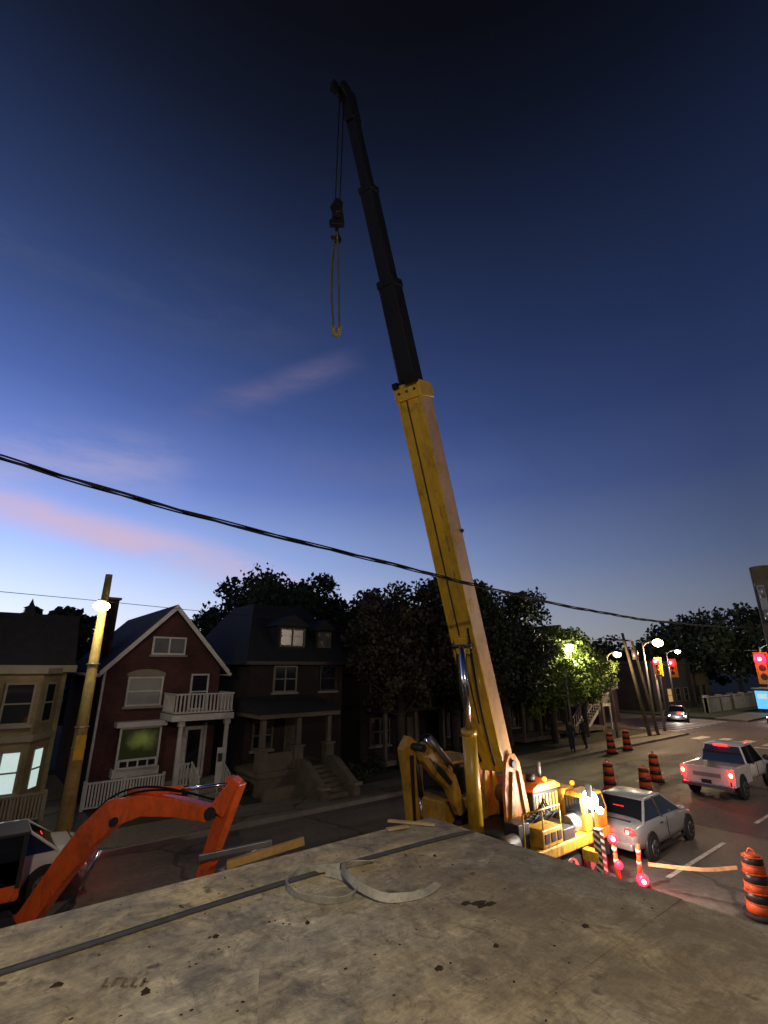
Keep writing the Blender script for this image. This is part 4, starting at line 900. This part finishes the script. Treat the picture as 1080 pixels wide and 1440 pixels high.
prism(k,'bucket',[(8.8,1.0),(9.5,1.0),(9.6,.6),(9.3,.2),(8.9,.15),(9.0,.5)],9.8,10.5,DARK,bev=.02)
box(k,'body',10.4,13.0,10.3,11.7,.7,1.6,YDIRT,.05);box(k,'cab',10.8,12.0,10.4,11.6,1.62,2.45,GLASS);box(k,'cab_roof',10.7,12.1,10.3,11.7,2.45,2.53,YDIRT,.03)
for x in (10.82,11.95):
    for y in (10.42,11.55): box(k,'cab_post',x-.04,x+.04,y-.04,y+.04,1.6,2.45,YDIRT)
for y,s_ in ((10.2,-1),(11.8,1)): wheel(k,11.2,y,.65,.35,s_);wheel(k,12.7,y,.42,.3,s_)
# ------------------------------------------------------------------ orange excavator
x_=root('orange_excavator')
def seg(name,pts,wd,m=ORG):
    n=len(pts);dirh=Vector((pts[-1][0][0]-pts[0][0][0],pts[-1][0][1]-pts[0][0][1],0)).normalized()
    side=Vector((-dirh.y,dirh.x,0));vs=[];fs=[]
    for i,(p_,hh) in enumerate(pts):
        a=Vector(pts[max(i-1,0)][0]);b=Vector(pts[min(i+1,n-1)][0]);t=(b-a).normalized();up=side.cross(t).normalized()
        if up.z<0 and abs(up.z)>.3: up=-up
        pc=Vector(p_)
        for sx_,sy_ in ((-1,-1),(1,-1),(1,1),(-1,1)): vs.append(pc+side*sx_*wd/2+up*sy_*hh)
    for i in range(n-1):
        for q in range(4): fs.append((i*4+q,i*4+(q+1)%4,i*4+4+(q+1)%4,i*4+4+q))
    fs.append((0,1,2,3));fs.append(tuple((n-1)*4+q for q in range(4)))
    return mesh(x_,name,vs,fs,m,bev=.02)
seg('boom',[((1.45,13.3,.0),.16),((1.72,12.75,.55),.19),((2.02,12.15,1.35),.21),((2.3,11.65,2.0),.23),((2.58,11.24,2.42),.24),((3.0,10.84,2.56),.18),((3.5,10.4,2.52),.15),((3.95,10.0,2.42),.13)],.26)
obox(x_,'stick',(4.28,9.75,2.98),(4.0,10.35,1.1),.22,.36,ORG,h1=.2,bev=.02)
obox(x_,'stick_head',(4.05,9.95,2.45),(4.3,9.72,3.0),.26,.32,ORG,h1=.16,bev=.02)
cyl(x_,'stick_cylinder',(2.75,11.1,2.76),(3.5,10.42,2.80),.07,ORG);cyl(x_,'stick_rod',(3.5,10.42,2.80),(4.22,9.76,2.92),.035,CHROME)
cyl(x_,'boom_cylinder',(1.75,13.0,-.02),(2.25,12.0,.85),.08,DARK);cyl(x_,'boom_rod',(2.25,12.0,.85),(2.5,11.6,1.75),.04,CHROME)
cyl(x_,'bucket_cylinder',(4.35,9.9,2.75),(4.2,10.2,1.8),.055,DARK);cyl(x_,'bucket_rod',(4.2,10.2,1.8),(4.12,10.3,1.2),.03,CHROME)
for k_ in (-.05,.05): tube(x_,'hose',[(1.7,12.6,.85+k_),(2.2,11.7,2.3+k_),(2.7,11.0,2.85+k_),(3.5,10.35,2.82),(4.1,9.85,2.6)],.018,HOSE)
cyl(x_,'pivot_pin',(3.85,9.85,2.45),(4.1,10.15,2.45),.1,DARK);cyl(x_,'elbow_pin',(2.5,11.0,2.3),(2.75,11.3,2.3),.07,DARK)
prism(x_,'bucket',[(3.75,1.15),(4.25,1.2),(4.35,.7),(4.1,.3),(3.7,.25),(3.8,.7)],10.1,10.75,DARK,bev=.02)
box(x_,'house',-1.2,1.5,13.0,14.9,.75,1.5,ORG,.06);box(x_,'cab',.35,1.45,13.0,13.9,1.0,1.85,GLASS,.03);box(x_,'cab_roof',.3,1.5,12.95,13.95,1.85,1.93,DARK,.02)
for (a,b) in ((.36,13.01),(1.44,13.01),(.36,13.89),(1.44,13.89)): box(x_,'cab_post',a-.04,a+.04,b-.04,b+.04,.98,1.85,DARK)
for y in (12.95,14.9):
    prism(x_,'track',[(-1.1,.1),(-.9,0),(1.3,0),(1.5,.1),(1.6,.35),(1.4,.6),(-1.0,.62),(-1.25,.35)],y-.2,y+.2,RUB,bev=.03)
# lumber behind deck
l=root('lumber_stack')
random.seed(31)
for r in range(6):
    for q in range(4): 
        o_=random.uniform(-.1,.1);box(l,'plank',4.1+o_,6.0+o_,8.6+q*.24,8.81+q*.24,.15+r*.22,.15+r*.22+.18,WOOD if r<5 else WOODG,.01)
    box(l,'spacer',4.5,4.6,8.55,9.6,.11+r*.22,.147+r*.22,WOODG);box(l,'spacer',5.5,5.6,8.55,9.6,.11+r*.22,.147+r*.22,WOODG)
obox(l,'timber_beam',(4.15,9.55,1.68),(5.35,8.95,1.96),.12,.12,WOODY,bev=.01)
obox(l,'aluminium_beam',(3.8,10.0,1.74),(5.0,9.55,1.86),.08,.10,STEEL,bev=.01)
obox(l,'aluminium_beam_2',(4.0,9.5,1.60),(5.0,9.9,1.72),.08,.10,STEEL,bev=.01)
box(l,'short_board',4.5,5.2,9.2,9.9,1.52,1.56,WOOD)
# ------------------------------------------------------------------ pedestrians
def person(loc,rz,seed,coat):
    p=root('pedestrian',loc,rz)
    V=[(0,0,.95),(0,0,1.15),(0,0,1.38),(0,0,1.50),(.02,0,1.60),(.03,0,1.70),
       (0,.10,.90),(.10,.11,.50),(-.02,.11,.09),(.14,.12,.04),
       (0,-.10,.90),(-.02,-.11,.50),(-.22,-.11,.12),(-.08,-.12,.05),
       (0,.19,1.40),(-.06,.24,1.12),(.06,.25,.88),
       (0,-.19,1.40),(.05,-.24,1.12),(.18,-.24,.92)]
    E=[(0,1),(1,2),(2,3),(3,4),(4,5),(0,6),(6,7),(7,8),(8,9),(0,10),(10,11),(11,12),(12,13),(2,14),(14,15),(15,16),(2,17),(17,18),(18,19)]
    rad=[.15,.14,.16,.06,.09,.085,.10,.07,.045,.035,.10,.07,.045,.035,.07,.05,.03,.07,.05,.03]
    me=bpy.data.meshes.new('body');me.from_pydata(V,E,[]);o=bpy.data.objects.new('body',me);scene.collection.objects.link(o);o.parent=p
    md=o.modifiers.new('skin','SKIN');md.use_smooth_shade=True
    for i,sv in enumerate(me.skin_vertices[0].data): sv.radius=(rad[i],rad[i]);sv.use_root=(i==0)
    o.modifiers.new('s','SUBSURF').levels=1
    me.materials.append(coat)
    skin=mat('skin',(.35,.2,.14),.6,var=.1)
    ball(p,'face',(.045,0,1.63),.085,skin,(.95,.85,1.25));ball(p,'hair',(.01,0,1.67),.095,DARK,(1,.92,1.05));ball(p,'nose',(.13,0,1.62),.015,skin)
    for (hx,hy,hz) in ((.07,.25,.84),(.20,-.24,.88)):
        ball(p,'palm',(hx,hy,hz),.035,skin,(.8,.5,1.2))
        for q in range(4): tube(p,'finger',[(hx-.02+q*.015,hy,hz-.03),(hx-.02+q*.017,hy,hz-.07),(hx-.01+q*.017,hy*.98,hz-.10+abs(q-1.5)*.006)],.008,skin)
        tube(p,'thumb',[(hx+.025,hy,hz),(hx+.045,hy*.98,hz-.03),(hx+.045,hy*.96,hz-.05)],.009,skin)
person((29.0,17.7,.13),R(200),1,mat('dark_coat',(.025,.028,.035),.9))
person((31.0,18.0,.13),R(170),2,mat('grey_coat',(.05,.04,.045),.9))
